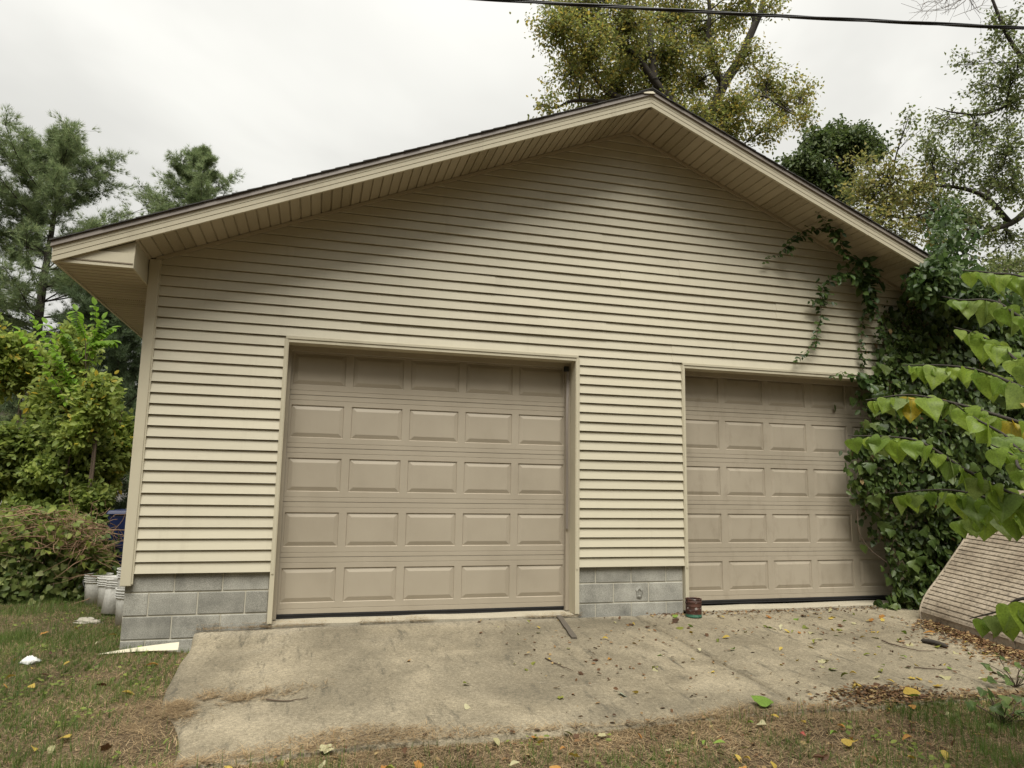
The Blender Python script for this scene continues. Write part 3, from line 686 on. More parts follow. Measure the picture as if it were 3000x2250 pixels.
def slope_prof(prof, x0, x1):
    """extrude a (height, y) profile along the rake between two x positions with plumb cuts"""
    return MB().extrude([(x0, y, Lz(x0)+h) for h, y in prof], [(x1, y, Lz(x1)+h) for h, y in prof])
def build_roof():
    E0, E1 = -.645, W+.645
    fprof = [(0, -.585), (0, -.612), (.040, -.614), (.0425, -.610), (.045, -.617), (.083, -.619), (.0855, -.614), (.088, -.621), (.124, -.622), (.124, -.585)]
    for a, b in ((E0, 3.02), (3.02, XR), (XR, 7.62), (7.62, E1)):
        d = .0012 if a in (3.02, 7.62) else 0
        o = gpart(slope_prof([(h, y-d) for h, y in fprof], a+(.0004), b-(.0004)), 'rake_fascia', 'trim')
    dprof = [(.1245, -.60), (.1245, -.637), (.128, -.640), (.176, -.634), (.176, -.60)]
    for a, b in ((E0-.012, XR), (XR, E1+.012)): gpart(slope_prof(dprof, a, b), 'drip_edge', 'drip')
    # small bent flap at the ridge
    m = MB(); z = ZR
    m.hexa([(XR-.10, -.652, z+.118), (XR+.03, -.652, z+.135), (XR+.03, -.642, z+.135), (XR-.10, -.642, z+.118),
            (XR-.13, -.645, z+.150), (XR+.01, -.645, z+.162), (XR+.01, -.637, z+.162), (XR-.13, -.637, z+.150)])
    gpart(m, 'ridge_flap', 'trim')
    # roof deck
    m = MB()
    for a, b in ((E0, XR), (XR, E1)):
        m.extrude([(a, -.60, Lz(a)+.126), (b, -.60, Lz(b)+.126), (b, -.60, Lz(b)+.175), (a, -.60, Lz(a)+.175)],
                  [(a, DEPTH+.5, Lz(a)+.126), (b, DEPTH+.5, Lz(b)+.126), (b, DEPTH+.5, Lz(b)+.175), (a, DEPTH+.5, Lz(a)+.175)])
    roof = gpart(m, 'roof', 'wallcore')
    n = 44; run = XR-E0+.02
    for side in (-1, 1):
        for k in range(n):
            u0 = run-(k)*run/n; u1 = run-(k+1)*run/n-.03
            xa, xb = XR+side*u0, XR+side*max(u1, 0)
            za, zb = ZR-PM*u0+.1765, ZR-PM*max(u1, 0)+.1765
            yf = -.648-random.uniform(0, .008); th = .008+random.uniform(0, .003)
            m = MB().hexa([(xa, yf, za), (xb, yf, zb), (xb, DEPTH+.5, zb), (xa, DEPTH+.5, za),
                           (xa, yf, za+th+.004), (xb, yf, zb+.004), (xb, DEPTH+.5, zb+.004), (xa, DEPTH+.5, za+th+.004)])
            m.build('shingle_row', MAT['shingle'], roof)
    m = MB().extrude([(XR-.16, -.655, ZR-.067+.19), (XR, -.655, ZR+.19), (XR+.16, -.655, ZR-.067+.19), (XR+.16, -.655, ZR-.067+.20), (XR, -.655, ZR+.204), (XR-.16, -.655, ZR-.067+.20)],
                     [(XR-.16, DEPTH+.5, ZR-.067+.19), (XR, DEPTH+.5, ZR+.19), (XR+.16, DEPTH+.5, ZR-.067+.19), (XR+.16, DEPTH+.5, ZR-.067+.20), (XR, DEPTH+.5, ZR+.204), (XR-.16, DEPTH+.5, ZR-.067+.20)])
    m.build('ridge_cap', MAT['shingle'], roof)
    # rake soffit, 12 inch panels with three grooves
    back = MB()
    for a, b in ((-.02, XR), (XR, W+.02)):
        back.extrude([(a, -.584, Lz(a)+.03), (b, -.584, Lz(b)+.03), (b, -.584, Lz(b)+.04), (a, -.584, Lz(a)+.04)],
                     [(a, -.03, Lz(a)+.03), (b, -.03, Lz(b)+.03), (b, -.03, Lz(b)+.04), (a, -.03, Lz(a)+.04)])
    rs = gpart(back, 'rake_soffit', 'wallcore')
    cosm = math.cos(math.atan(PM)); step = .1016*cosm
    def spanel(u0, side, vent):
        P = []
        for k in range(3):
            u = u0+k*step
            for du, dz in ((.0005, .014), (.008*cosm, .014), (.014*cosm, .001), (step-.003*cosm, .0)): P.append((u+du, dz))
        P.append((u0+3*step-.0005, .014))
        ys = (-.586, -.036); A = []; B = []
        for u, dz in P:
            if u > XR+.035: u = XR+.035
            A.append((XR+side*u, ys[0], ZR-PM*u+dz)); B.append((XR+side*u, ys[1], ZR-PM*u+dz))
        m = MB().extrude(A, B, closed=False)
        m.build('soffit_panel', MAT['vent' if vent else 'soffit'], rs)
    npan = int((XR+.035)/(3*step))+1
    for side in (-1, 1):
        for k in range(npan): spanel(.004+k*3*step, side, (k % 5) == (1 if side > 0 else 1))
    # frieze channel where soffit meets the siding, and ridge seam of the soffit
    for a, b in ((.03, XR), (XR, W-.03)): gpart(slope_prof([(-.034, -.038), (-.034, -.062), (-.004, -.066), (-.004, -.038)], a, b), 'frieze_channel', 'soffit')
    m = MB().extrude([(XR-.022, -.586, ZR-.022), (XR, -.586, ZR-.012), (XR+.022, -.586, ZR-.022)], [(XR-.022, -.06, ZR-.022), (XR, -.06, ZR-.012), (XR+.022, -.06, ZR-.022)])
    gpart(m, 'soffit_ridge_trim', 'soffit')
    # level eave soffit along both sides
    for side in (-1, 1):
        m = MB(); xa, xb = (-.625, -.036) if side < 0 else (W+.036, W+.625); m.box(xa, xb, -.59, DEPTH+.4, 3.478, 3.488)
        es = gpart(m, 'eave_soffit', 'wallcore')
        for k in range(35):
            y0 = -.588+k*.3048; P = []
            for i in range(3):
                for du, dz in ((.0005, .022), (.014, .022), (.020, .001), (.0986, 0.)): P.append((y0+i*.1016+du, 3.452+dz))
            P.append((y0+.3043, 3.474))
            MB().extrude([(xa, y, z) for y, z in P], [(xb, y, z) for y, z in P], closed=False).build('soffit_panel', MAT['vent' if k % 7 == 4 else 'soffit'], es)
        m = MB(); m.box(*((-.0355, .003) if side < 0 else (W-.003, W+.0355)), .055, DEPTH+.4, 3.446, 3.476); gpart(m, 'soffit_channel', 'trim')
        m = MB(); xf = -.645 if side < 0 else W+.625; m.box(xf, xf+.02, -.583, DEPTH+.5, 3.44, 3.63); gpart(m, 'eave_fascia', 'trim')
    # boxed eave return: two lapped pieces in front, one side cheek
    for side in (-1, 1):
        def X(x): return x if side < 0 else W-x
        zt = lambda x: Lz(X(x))-.001
        x0, x1 = -.615, -.03
        zmid = 3.575; xm = XR-(ZR-zmid)/PM
        def front(pts, y0, y1): return MB().extrude([(X(x), y0, z) for x, z in pts], [(X(x), y1, z) for x, z in pts])
        gpart(front([(x0, 3.4475), (x1, 3.4475), (x1, zmid), (xm, zmid)], -.585, -.56), 'eave_return', 'trim')
        gpart(front([(xm+.005, zmid+.002), (x1-.002, zmid+.002), (x1-.002, zt(x1-.002)), (x1-.01, zt(x1-.01))], -.566, -.548), 'eave_return', 'trim')
        m = MB().box(min(X(x1), X(x1-.012)), max(X(x1), X(x1-.012)), -.56, .06, 3.4475, zmid+.01); gpart(m, 'eave_return_cheek', 'trim')
        m = MB().extrude([(X(x1-.006), -.55, zmid+.012), (X(x1-.016), -.55, zmid+.012), (X(x1-.016), -.55, zt(x1)), (X(x1-.006), -.55, zt(x1))],
                         [(X(x1-.006), .06, zmid+.012), (X(x1-.016), .06, zmid+.012), (X(x1-.016), .06, zt(x1)), (X(x1-.006), .06, zt(x1))])
        gpart(m, 'eave_return_cheek', 'trim')
build_roof()
# ------------------------------------------------------------------ the slatted shell beside the apron
def build_shell():
    P1 = np.array([7.949, -.69, float(slab_z(7.949, -.69))-.004]); d = np.array([-.1066, -.9943, -.055]); d /= np.linalg.norm(d)
    n = np.array([.9943, -.1066, 0]); up = np.array([0, 0, 1.]); LEN = 2.7
    prof = spline([(0, 0), (0, .10), (.045, .20), (.11, .29), (.26, .45), (.54, .77), (.95, 1.25), (1.10, 1.42)], 10)
    arc = np.concatenate([[0], np.cumsum(np.linalg.norm(np.diff(prof, axis=0), axis=1))])
    def pt(s, off=0.):
        q = np.array([np.interp(s, arc, prof[:, 0]), np.interp(s, arc, prof[:, 1])])
        e = .01; t = np.array([np.interp(s+e, arc, prof[:, 0])-np.interp(max(s-e, 0), arc, prof[:, 0]), np.interp(s+e, arc, prof[:, 1])-np.interp(max(s-e, 0), arc, prof[:, 1])])
        t /= np.linalg.norm(t)+1e-9; nn = np.array([-t[1], t[0]])      # outward (towards the slab)
        q = q+nn*off; return n*q[0]+up*q[1]
    root = empty('slatted_shell', tuple(P1), 'dirty beige slatted metal shell with curved edge standing right of the concrete', 'metal shell')
    base_s, st = .085, .0525
    m = MB().extrude([pt(0, .002), pt(base_s, .002), pt(base_s, -.03), pt(0, -.03)], [pt(0, .002)+d*LEN, pt(base_s, .002)+d*LEN, pt(base_s, -.03)+d*LEN, pt(0, -.03)+d*LEN])
    m.build('base_rail', MAT['slat'], root)
    k = 0
    while base_s+(k+1)*st < arc[-1]-.01:
        a = base_s+k*st; A = [pt(a, .011), pt(a+st*.5, .008), pt(a+st, .001), pt(a+st, -.02), pt(a, -.02)]
        MB().extrude(A, [p+d*LEN for p in A]).build('slat', MAT['slat'], root); k += 1
    S = np.linspace(0, arc[-1], 40)
    core = [pt(s, -.021) for s in S]; bk = [core[-1]*np.array([1, 1, 0])+n*.02]
    A = [d*.004+p for p in core+bk]
    MB().extrude(A, [p+d*(LEN-.01) for p in A]).build('body', MAT['slat'], root)
    t = Tubes(); t.add([pt(s, .006)-d*.004 for s in S], .013, 8); t.build('edge_trim', MAT['slat'], root)
    SB = np.linspace(0, .9, 24); y = 1.13
    A = [pt(s, .0125) for s in SB]; m = MB()
    for p, q in zip(A[:-1], A[1:]):
        m.hexa([p+d*y, p+d*(y+.055), p+d*(y+.055)+n*.006, p+d*y+n*.006, q+d*y, q+d*(y+.055), q+d*(y+.055)+n*.006, q+d*y+n*.006])
    m.build('batten', MAT['slat'], root)
build_shell()

# ------------------------------------------------------------------ small things
def build_can():
    c = (5.475, -.235, float(slab_z(5.475, -.235))+.001); r, h = .083, .185
    root = empty('paint_can', c, 'rusty open paint can with white flecks standing by the middle pier', 'can')
    prof = [(.0, .004), (r*.95, .004), (r, .0), (r*1.01, .006), (r*.985, .012), (r*.985, .03)]
    MB().lathe(prof, 32).build('base_band', MAT['cangreen'], root, True)
    prof = [(r*.985, .0302)]
    for z in (.07, .11, .15): prof += [(r*.985, z-.004), (r*1.008, z), (r*.985, z+.004)]
    prof += [(r*.985, h-.012), (r*.95, h-.014), (r*.95, .03), (0, .03)]
    MB().lathe(prof, 32).build('body', MAT['rust'], root, True)
    MB().lathe([(r*.986, h-.0118), (r*1.02, h-.010), (r*1.03, h-.004), (r*1.01, h), (r*.93, h-.002), (r*.92, h-.010), (r*.949, h-.012)], 32).build('rim', MAT['rust'], root, True)
    for s in (-1, 1):
        t = Tubes(); t.add([(s*(r*.985), 0, h*.78), (s*(r*1.10), 0, h*.78)], .011, 10); t.build('ear', MAT['rust'], root)
build_can()

def bucket(loc, label, tilt=(0, 0, 0), handle=True, grp=None):
    root = empty('plastic_bucket', loc, label, 'bucket', grp); root.rotation_euler = tilt
    R0, R1, H = .132, .150, .37
    def rr(z): return R0+(R1-R0)*z/H
    prof = [(0, .0), (R0, 0)]
    for z in (.25, .275): prof += [(rr(z), z)]
    for z in (.285, .31, .335): prof += [(rr(z), z-.004), (rr(z)+.014, z-.003), (rr(z)+.014, z+.003), (rr(z), z+.004)]
    prof += [(R1, H-.012), (R1+.012, H-.010), (R1+.012, H), (R1-.004, H), (R1-.006, H-.02), (R0-.006, .01), (0, .01)]
    MB().lathe(prof, 28).build('body', MAT['whiteplastic'], root, True)
    if handle:
        t = Tubes(); t.add([((R1+.016)*math.cos(a), -.02-.16*math.sin(a)*.55, .31-.13*math.sin(a)) for a in np.linspace(0, math.pi, 18)], .003, 6); t.build('handle', MAT['wire'], root)
    return root
gz = lambda x, y: float(ground_z(x, y))
def buckets():
    a = at(283, 1758, 3.1); bucket((a[0], 3.1, gz(a[0], 3.1)-.01), 'white plastic bucket farthest from the garage corner, beside the vine mound')
    b = at(322, 1770, 2.7); bucket((b[0], 2.7, gz(b[0], 2.7)-.01), 'white bucket half hidden between the far bucket and the tilted one', handle=False)
    c = at(334, 1786, 2.1); bucket((c[0], 2.1, gz(c[0], 2.1)+.0), 'tilted white bucket with torn rim in front of the others', (R(-8), R(10), .4), handle=False)
    x, y = -.215, 1.35; z = gz(x, y)
    bucket((x, y, z), 'lower white bucket of the nested pair at the garage corner', handle=False)
    bucket((x, y, z+.205), 'upper white bucket nested in another at the garage corner', handle=False)
buckets()

def build_bin():
    p = at(352, 1494, 4.15); x, y = p[0]+.19, 4.15; z = gz(x, y); w, dp, h = .27, .30, p[2]-gz(p[0], 4.15)
    root = empty('trash_bin', (x, y, z), 'dark blue wheeled bin half hidden behind the shrubs', 'bin')
    def ring(s, zz): return [(-w*s, -dp*s, zz), (w*s, -dp*s, zz), (w*s, dp*s, zz), (-w*s, dp*s, zz)]
    MB().extrude(ring(.8, .05), ring(1, h-.06)).build('body', MAT['bluebin'], root, bevel=.02)
    MB().extrude(ring(1.08, h-.058), ring(1.0, h)).build('lid', MAT['bluebin'], root, bevel=.015)
    t = Tubes(); t.add([(-w, dp*1.12, h-.08), (w, dp*1.12, h-.08)], .015, 8); t.build('handle', MAT['bluebin'], root)
    for s in (-1, 1):
        Mx = Matrix.Rotation(R(90), 3, 'Y'); MB().lathe([(0, -.03), (.1, -.03), (.11, -.02), (.11, .02), (.1, .03), (0, .03)], 18, (s*w*.75, dp*.85, .11), Mx).build('wheel', MAT['rubber'], root, True)
build_bin()

def offcut():
    # tapered strip of cream vinyl lying on the grass against the foundation
    a = np.array([-.125, -.15, .168]); b = np.array([.50, -.135, .176]); m = MB()
    n = 9; top = []; bot = []
    for i in range(n):
        t = i/(n-1); q = a*(1-t)+b*t; w = .004+.056*t; q[2] += .012*math.sin(t*math.pi)*.6
        bot.append(q); top.append(q+np.array([0, .03*t, w]))
    for i in range(n-1):
        A = [bot[i], bot[i+1], bot[i+1]+np.array([0, .006, 0]), bot[i]+np.array([0, .006, 0])]
        B = [top[i], top[i+1], top[i+1]+np.array([0, .006, 0]), top[i]+np.array([0, .006, 0])]
        m.hexa(A+B)
    o = m.build('vinyl_offcut', MAT['offcut']); tag(o, 'pointed cream vinyl offcut lying at the foot of the left block pier', 'offcut')
offcut()
def crumple(name, c, sx, sy, sz, mat, label, cat, seed, rot=0):
    r2 = np.random.default_rng(seed); n, k = 16, 8; V = []; F = []
    for j in range(k+1):
        ph = (j/k)*math.pi*.5
        for i in range(n):
            a = 2*math.pi*i/n; q = r2.uniform(.65, 1.25)
            V.append((sx*math.cos(a)*math.cos(ph)*q, sy*math.sin(a)*math.cos(ph)*q, sz*math.sin(ph)*r2.uniform(.5, 1.3)+.002))
    for j in range(k):
        for i in range(n): F.append((j*n+i, j*n+(i+1) % n, (j+1)*n+(i+1) % n, (j+1)*n+i))
    o = obj(name, np_mesh(name, np.array(V), np.array(F), MAT[mat])); o.location = c; o.rotation_euler[2] = rot
    return tag(o, label, cat)
q = vhit(65, 1434); crumple('plastic_scrap', (q[0], q[1], q[2]+.005), .075, .05, .05, 'whitetrash', 'crumpled white plastic scrap on the grass at far left', 'litter', 3)
q = vhit(190, 1347); crumple('paper_scrap', (q[0], q[1], q[2]+.005), .16, .05, .05, 'paper', 'torn dirty paper scrap on the grass near the buckets', 'litter', 5, -.3)

def wood_strip():
    a = np.array([4.045, -.062, .33]); b = np.array([3.905, -.89, .28])
    d = unit(b-a); s = unit(np.cross(d, [0, 0, 1])); m = MB(); n = 8
    for i in range(n):
        p = a+(b-a)*i/n; q2 = a+(b-a)*(i+1)/n
        p[2] = slab_z(p[0], p[1])+.001; q2[2] = slab_z(q2[0], q2[1])+.001
        w1 = .026+.003*math.sin(i*2.1); w2 = .026+.003*math.sin((i+1)*2.1); u = np.array([0, 0, .018])
        m.hexa([p-s*w1, p+s*w1, q2+s*w2, q2-s*w2, p-s*w1+u, p+s*w1+u, q2+s*w2+u, q2-s*w2+u])
    o = m.build('wooden_strip', MAT['oldwood']); tag(o, 'dark weathered wooden strip lying on the concrete by the left door', 'wood strip')
    p = vhit(1990, 1388); q = vhit(2048, 1402)
    t = Tubes(); pts = spline([p+[0, 0, .02], (p+q)/2+[0, .02, .03], q+[0, 0, .02]], 5); t.add(pts, [.006]+[.022]*(len(pts)-2)+[.008], 7)
    o = t.build('bark_piece', MAT['bark_dark']); tag(o, 'short dark piece of bark on the concrete below the slatted shell', 'bark')
wood_strip()
def twig(vpts, r, label):
    P = [np.array(vhit(*v))+[0, 0, .008] for v in vpts]
    t = Tubes(); pts = spline(P, 5); pts[:, 2] += rng.uniform(0, .006, len(pts)); t.add(pts, np.linspace(r, r*.4, len(pts)), 5)
    o = t.build('fallen_twig', MAT['twig']); tag(o, label, 'twig')
twig([(1178, 1424), (1205, 1438), (1238, 1452)], .006, 'thin curved twig on the concrete in front of the wooden strip')
twig([(1905, 1386), (1940, 1398), (1985, 1408), (2020, 1408)], .007, 'long curved twig on the concrete left of the bark piece')
twig([(1975, 1445), (2030, 1448), (2075, 1453)], .005, 'straight thin twig on the right part of the concrete')
twig([(1845, 1478), (1890, 1490), (1925, 1480), (1960, 1497)], .008, 'knotted dark twig in the leaf litter on the concrete')
twig([(575, 1515), (620, 1517), (665, 1511)], .006, 'short dark twig at the end of the straw patch')
twig([(1150, 1590), (1165, 1583), (1183, 1575)], .006, 'pale broken stick at the front edge of the concrete')
twig([(700, 1612), (780, 1595), (835, 1578)], .005, 'thin dark twig along the front edge of the concrete')

def cable():
    root = empty('utility_cable', (4.3, -3.2, 4.9), 'thick black twisted utility cable crossing above the gable', 'cable')
    A = np.array([2.49, -2.71, 5.015]); B = np.array([6.2, -3.7, 4.872]); d = B-A
    ts = np.linspace(-3.2, 3.2, 260); P = A+d*ts[:, None]; P[:, 2] += .035*((ts-.5)**2-.25)
    for nm, ph, r in (('insulated_wire', 0, .0066), ('insulated_wire', 2.09, .0066), ('support_wire', 4.19, .005)):
        a = ts*14+ph; Q = P.copy(); Q[:, 2] += .0074*np.cos(a); Q[:, 1] += .0074*np.sin(a)
        t = Tubes(); t.add(Q-np.array([4.3, -3.2, 4.9]), r, 7); t.build(nm, MAT['rubber'], root)
cable()

# ------------------------------------------------------------------ far house
def far_house():
    x0, x1, y0, y1 = -15., -6.55, 22., 30.; cz = 4.35
    root = empty('neighbour_house', (-11, 24, -.1), 'pale house with brick chimney glimpsed through the shrubs at left', 'house')
    def b(m, nm, mat, par=None):
        o = m.build(nm, MAT[mat], par or root)
        if par is None: o.location = (11, -24, .1)
        return o
    b(MB().box(x0, x1, y0, y1, -.1, cz), 'wall', 'housewall')
    m = MB().extrude([(x0-.4, y0-.4, cz-.1), (x0-.4, (y0+y1)/2, cz+1.9), (x0-.4, y1+.4, cz-.1)], [(x1+.4, y0-.4, cz-.1), (x1+.4, (y0+y1)/2, cz+1.9), (x1+.4, y1+.4, cz-.1)])
    roof = b(m, 'roof', 'houseroof')
    for k in range(3):
        wx = -13.6+k*2.6; w = b(MB().box(wx, wx+1.1, y0-.05, y0+.02, 1.2, 2.6), 'window', 'offcut')
        MB().box(wx+.08, wx+1.02, y0-.07, y0-.052, 1.28, 2.52).build('pane', MAT['glass'], w)
    cx, cy = -7.55, 21.6
    ch = b(MB().box(cx-.36, cx+.36, cy, cy+.6, -.1, 6.1), 'chimney', 'mortar')
    bk = MB().box(-.11, .11, -.012, .01, 0, .062).mesh('brick', MAT['brick'])
    for r in range(24):
        for c in range(3):
            obj('brick', bk, ch, (cx-.24+c*.24+(.06 if r % 2 else -.06), cy, 4.2+r*.078))
    MB().box(cx-.42, cx+.42, cy-.06, cy+.66, 6.1, 6.2).build('cap', MAT['mortar'], ch)
far_house()

# ------------------------------------------------------------------ trees
def leaves_on(paths, per, tmpl, size, mat, name, parent, spread=.06, droop=.3, t0=.3, upn=.5, jitter=.7):
    """leaf mesh: `per` leaves along each path"""
    pos = []; dirs = []
    for P in paths:
        n = max(1, int(rng.poisson(per))); t = rng.uniform(t0, 1, n)**.8*(len(P)-1.001); i = t.astype(int); f = (t-i)[:, None]
        pos.append(P[i]*(1-f)+P[i+1]*f); dirs.append(unit(P[i+1]-P[i]))
    pos = np.vstack(pos); dirs = np.vstack(dirs); n = len(pos)
    pos = pos+rng.normal(0, spread, (n, 3))
    tip = dirs*.6+rng.normal(0, jitter, (n, 3)); tip[:, 2] -= droop
    nr = rng.normal(0, .5, (n, 3)); nr[:, 2] += upn; nr[:, 1] -= .35; nr[:, 0] -= .1
    me = cloud_mesh(name, *tmpl, pos, basis(tip, nr), size*rng.uniform(.65, 1.25, n), mat)
    return obj(name, me, parent)
def rand_in(n, bias=.55):
    v = unit(rng.normal(0, 1, (n, 3))); return v*rng.uniform(0, 1, (n, 1))**bias
def tree(name, label, cat, trunks, clumps, leaf, tmpl, lsize, bark='bark', limb_r=.05, base=None, group=None, parts=True,
         spread=.10, droop=.3, twig_r=.008, jitter=.7, upn=.5):
    """trunks: list of (points, radii); clumps: (centre, radii, twigs, leaves per twig[, leaf material])"""
    tr = [(spline(p, 6), r) for p, r in trunks]
    b = base if base is not None else tr[0][0][0]
    root = empty(name, tuple(b), label, cat, group); off = np.asarray(b, float)
    T = Tubes()
    allp = []
    for P, r in tr:
        T.add(P-off, np.linspace(r[0], r[1], len(P)), 8); allp.append(P)
    allp = np.vstack(allp)
    B = Tubes(); groups = {}
    for c in clumps:
        cen, rad, ntw, nl = c[:4]; mt = c[4] if len(c) > 4 else leaf
        cen = np.asarray(cen); rad = np.broadcast_to(np.asarray(rad, float), (3,))
        dd = np.linalg.norm(allp-cen, axis=1)+1.2*np.maximum(0, allp[:, 2]-cen[2]+.3*rad[2])
        s = allp[np.argmin(dd)]
        L = curve(s, cen, 8, .08, .05); B.add(L-off, np.linspace(limb_r, limb_r*.35, 8), 6)
        for e in rand_in(ntw):
            k = rng.integers(3, 8); p = curve(L[k], cen+e*rad, 5, .12, .04)
            B.add(p-off, np.linspace(twig_r, twig_r*.35, 5), 3); groups.setdefault(mt, []).append(p)
            # a side shoot
            q = curve(p[2], p[2]+(p[4]-p[2])*.8+rng.normal(0, .25, 3)*rad*.5, 4, .1, 0); B.add(q-off, twig_r*.4, 3); groups[mt].append(q)
        groups.setdefault(('n', mt), []).append(nl)
    T.build('trunk', MAT[bark], root); B.build('branches', MAT[bark], root)
    for mt in [g for g in groups if not isinstance(g, tuple)]:
        o = leaves_on([p-off for p in groups[mt]], np.mean(groups[('n', mt)]), tmpl, lsize, LEAF[mt], 'crown', root, spread=spread, droop=droop, jitter=jitter, upn=upn)
    return root
def clump_px(px, py, r, Y, ntw, nl, flat=1., mat=None):
    c = at(px, py, Y); m = r*dep(c)/FPX
    return (c, (m, m*1.0, m*flat), ntw, nl)+((mat,) if mat else ())

def oak():
    Y = 14.
    z = lambda x, y, dy=0: at(1550+.40687*x, .40687*y, Y+dy)
    base = at(2060, 470, Y); g = np.array([base[0]-.3, Y, -.05])
    trunks = [([g, (g+base)/2+[.2, 0, 0], z(1240, 1000), z(1330, 800), z(1400, 610), z(1520, 430), z(1560, 330), z(1630, 170), z(1670, 80), z(1690, -60), z(1720, -300)], (.27, .07)),
              ([z(1400, 610), z(1310, 440), z(1290, 250), z(1300, 80), z(1280, -150)], (.15, .05)),
              ([z(1630, 170), z(1610, 80), z(1570, 0), z(1540, -120)], (.12, .06)),
              ([z(1240, 1000), z(1080, 800), z(900, 580), z(780, 420), z(640, 310), z(480, 180), z(330, 130), z(190, 50)], (.17, .03)),
              ([z(900, 580), z(880, 380), z(860, 180), z(820, -60)], (.16, .05)),
              ([z(1080, 800), z(700, 720), z(540, 640), z(440, 520), z(300, 470)], (.14, .03)),
              ([z(1080, 830), z(600, 740), z(330, 725), z(190, 775), z(60, 760)], (.10, .012)),
              ([z(1330, 800), z(1500, 780), z(1660, 690), z(1800, 760), z(1950, 860)], (.09, .01))]
    C = []
    for x, y, r, n in ((200, 190, 190, 46), (450, 330, 230, 70), (330, 80, 210, 56), (700, 150, 260, 80), (760, 420, 240, 84), (1000, 120, 230, 70), (1040, 380, 230, 76), (300, 540, 190, 42),
                    (620, 640, 230, 66), (930, 620, 220, 62), (1180, 620, 190, 46), (1180, 860, 200, 52), (1330, 1000, 170, 40), (1480, 760, 190, 46), (1460, 960, 150, 30), (1700, 600, 190, 42),
                    (1820, 760, 150, 28), (1960, 650, 110, 16), (1780, 900, 110, 16), (1990, 850, 80, 10), (1600, 380, 120, 16), (1400, 200, 150, 26), (1350, 420, 130, 18), (1500, 60, 120, 18), (1740, 40, 90, 10), (150, 760, 110, 8), (480, 760, 130, 16),
                    (1230, 220, 160, 30), (600, -150, 300, 40), (1100, -150, 300, 40), (1600, -180, 220, 26), (900, 850, 240, 36)):
        C.append(clump_px(1550+.40687*x, .40687*y, .40687*r*1.3, Y+rng.uniform(-1.8, 1.8), int(n*1.45), 13))
    tree('oak_tree', 'tall olive-yellow autumn tree rising behind the gable peak', 'tree', trunks, C, 'oak', OVAL, .12, limb_r=.035, spread=.15, droop=.5, twig_r=.011, bark='bark_dark')
oak()
def dark_tree():
    Y = 8.5; z = lambda x, y, dy=0: at(2000+.36166*x, 300+.36166*y, Y+dy)
    b = z(1250, 900); g = np.array([b[0], Y, -.05])
    C = [clump_px(2000+.36166*x, 300+.36166*y, .36166*r, Y+rng.uniform(-.7, .7), n, 17) for x, y, r, n in
         ((1250, 320, 190, 90), (1080, 340, 150, 60), (1430, 330, 170, 80), (1560, 360, 110, 36), (980, 480, 140, 44), (1120, 640, 170, 66), (900, 600, 110, 22), (1330, 560, 130, 34), (1000, 760, 140, 40), (1250, 760, 170, 50), (820, 480, 60, 7))]
    tree('vine_covered_tree', 'dark green rounded tree behind the right roof slope', 'tree', [([g, (g+b)/2, b, z(1250, 500)], (.16, .05))], C, 'dark', OVAL, .11, limb_r=.04, spread=.09, droop=.7, bark='bark_dark')
dark_tree()
def elm():
    Y = 3.2; z = lambda x, y, dy=0: at(x, y, Y+dy)
    g = np.array([16.6, 4.2, 0.]); e = z(3060, 600)
    trunks = [([g, g+[-.3, -.2, 2.5], g+[-.9, -.5, 4.4], z(3080, 605), z(2960, 655), z(2850, 690), z(2770, 735), z(2690, 790)], (.12, .012)),
              ([z(2960, 655), z(2890, 580), z(2810, 550), z(2700, 540), z(2600, 520)], (.06, .008)),
              ([g+[-.9, -.5, 4.4], z(3150, 400), z(3060, 250), z(2960, 120), z(2900, -20)], (.09, .025)),
              ([z(3060, 250), z(2900, 330), z(2800, 330), z(2740, 315)], (.04, .004)),
              ([z(2850, 690), z(2760, 620), z(2650, 640), z(2540, 615)], (.04, .005))]
    C = []
    for x, y, r, n in ((2940, 90, 80, 16), (2980, 190, 90, 22), (2890, 240, 80, 13), (2960, 310, 90, 20), (2830, 190, 70, 6), (2860, 380, 90, 20), (2960, 430, 90, 22), (2770, 350, 70, 8), (2800, 470, 90, 20), (2900, 530, 90, 24),
                    (2980, 560, 80, 18), (2720, 440, 80, 12), (2660, 350, 60, 4), (2850, 640, 90, 22), (2950, 700, 80, 16), (2760, 600, 90, 18), (2780, 720, 60, 8), (2990, 800, 70, 8), (2880, 770, 60, 6)):
        C.append(clump_px(x, y, r*1.1, Y+rng.uniform(-.5, .8), int(n*1.8), 11))
    for x, y, r, n in ((2600, 520, 90, 30), (2540, 560, 90, 28), (2660, 560, 90, 34), (2590, 620, 90, 34), (2690, 640, 80, 30), (2640, 690, 60, 16), (2520, 640, 60, 12), (2720, 520, 70, 14), (2500, 480, 50, 8), (2740, 700, 60, 10)):
        C.append(clump_px(x, y, r*1.1, Y+rng.uniform(-.5, .8), int(n*1.15), 11, 1., 'elmy'))
    tree('elm_tree', 'airy small-leaved tree with yellowing side reaching in from the right', 'tree', trunks, C, 'elm', DIAMOND, .078, limb_r=.018, spread=.07, droop=.3, twig_r=.007, bark='bark_dark')
    T = Tubes(); root = empty('bare_branch', tuple(z(2740, -30)), 'leafless fine twigs at the top edge right of the cable', 'branch'); off = z(2740, -30)
    for k in range(16):
        a = z(2800+rng.uniform(-60, 90), -40); b = z(2640+k*16+rng.uniform(-10, 10), rng.uniform(-5, 62)); P = curve(a, b, 6, .15); T.add(P-off, np.linspace(.008, .003, 6), 4)
        for _ in range(3):
            i = rng.integers(2, 5); Q = curve(P[i], P[i]+rng.normal(0, .25, 3), 4, .15); T.add(Q-off, .003, 3)
    T.build('twigs', MAT['twig'], root)
elm()
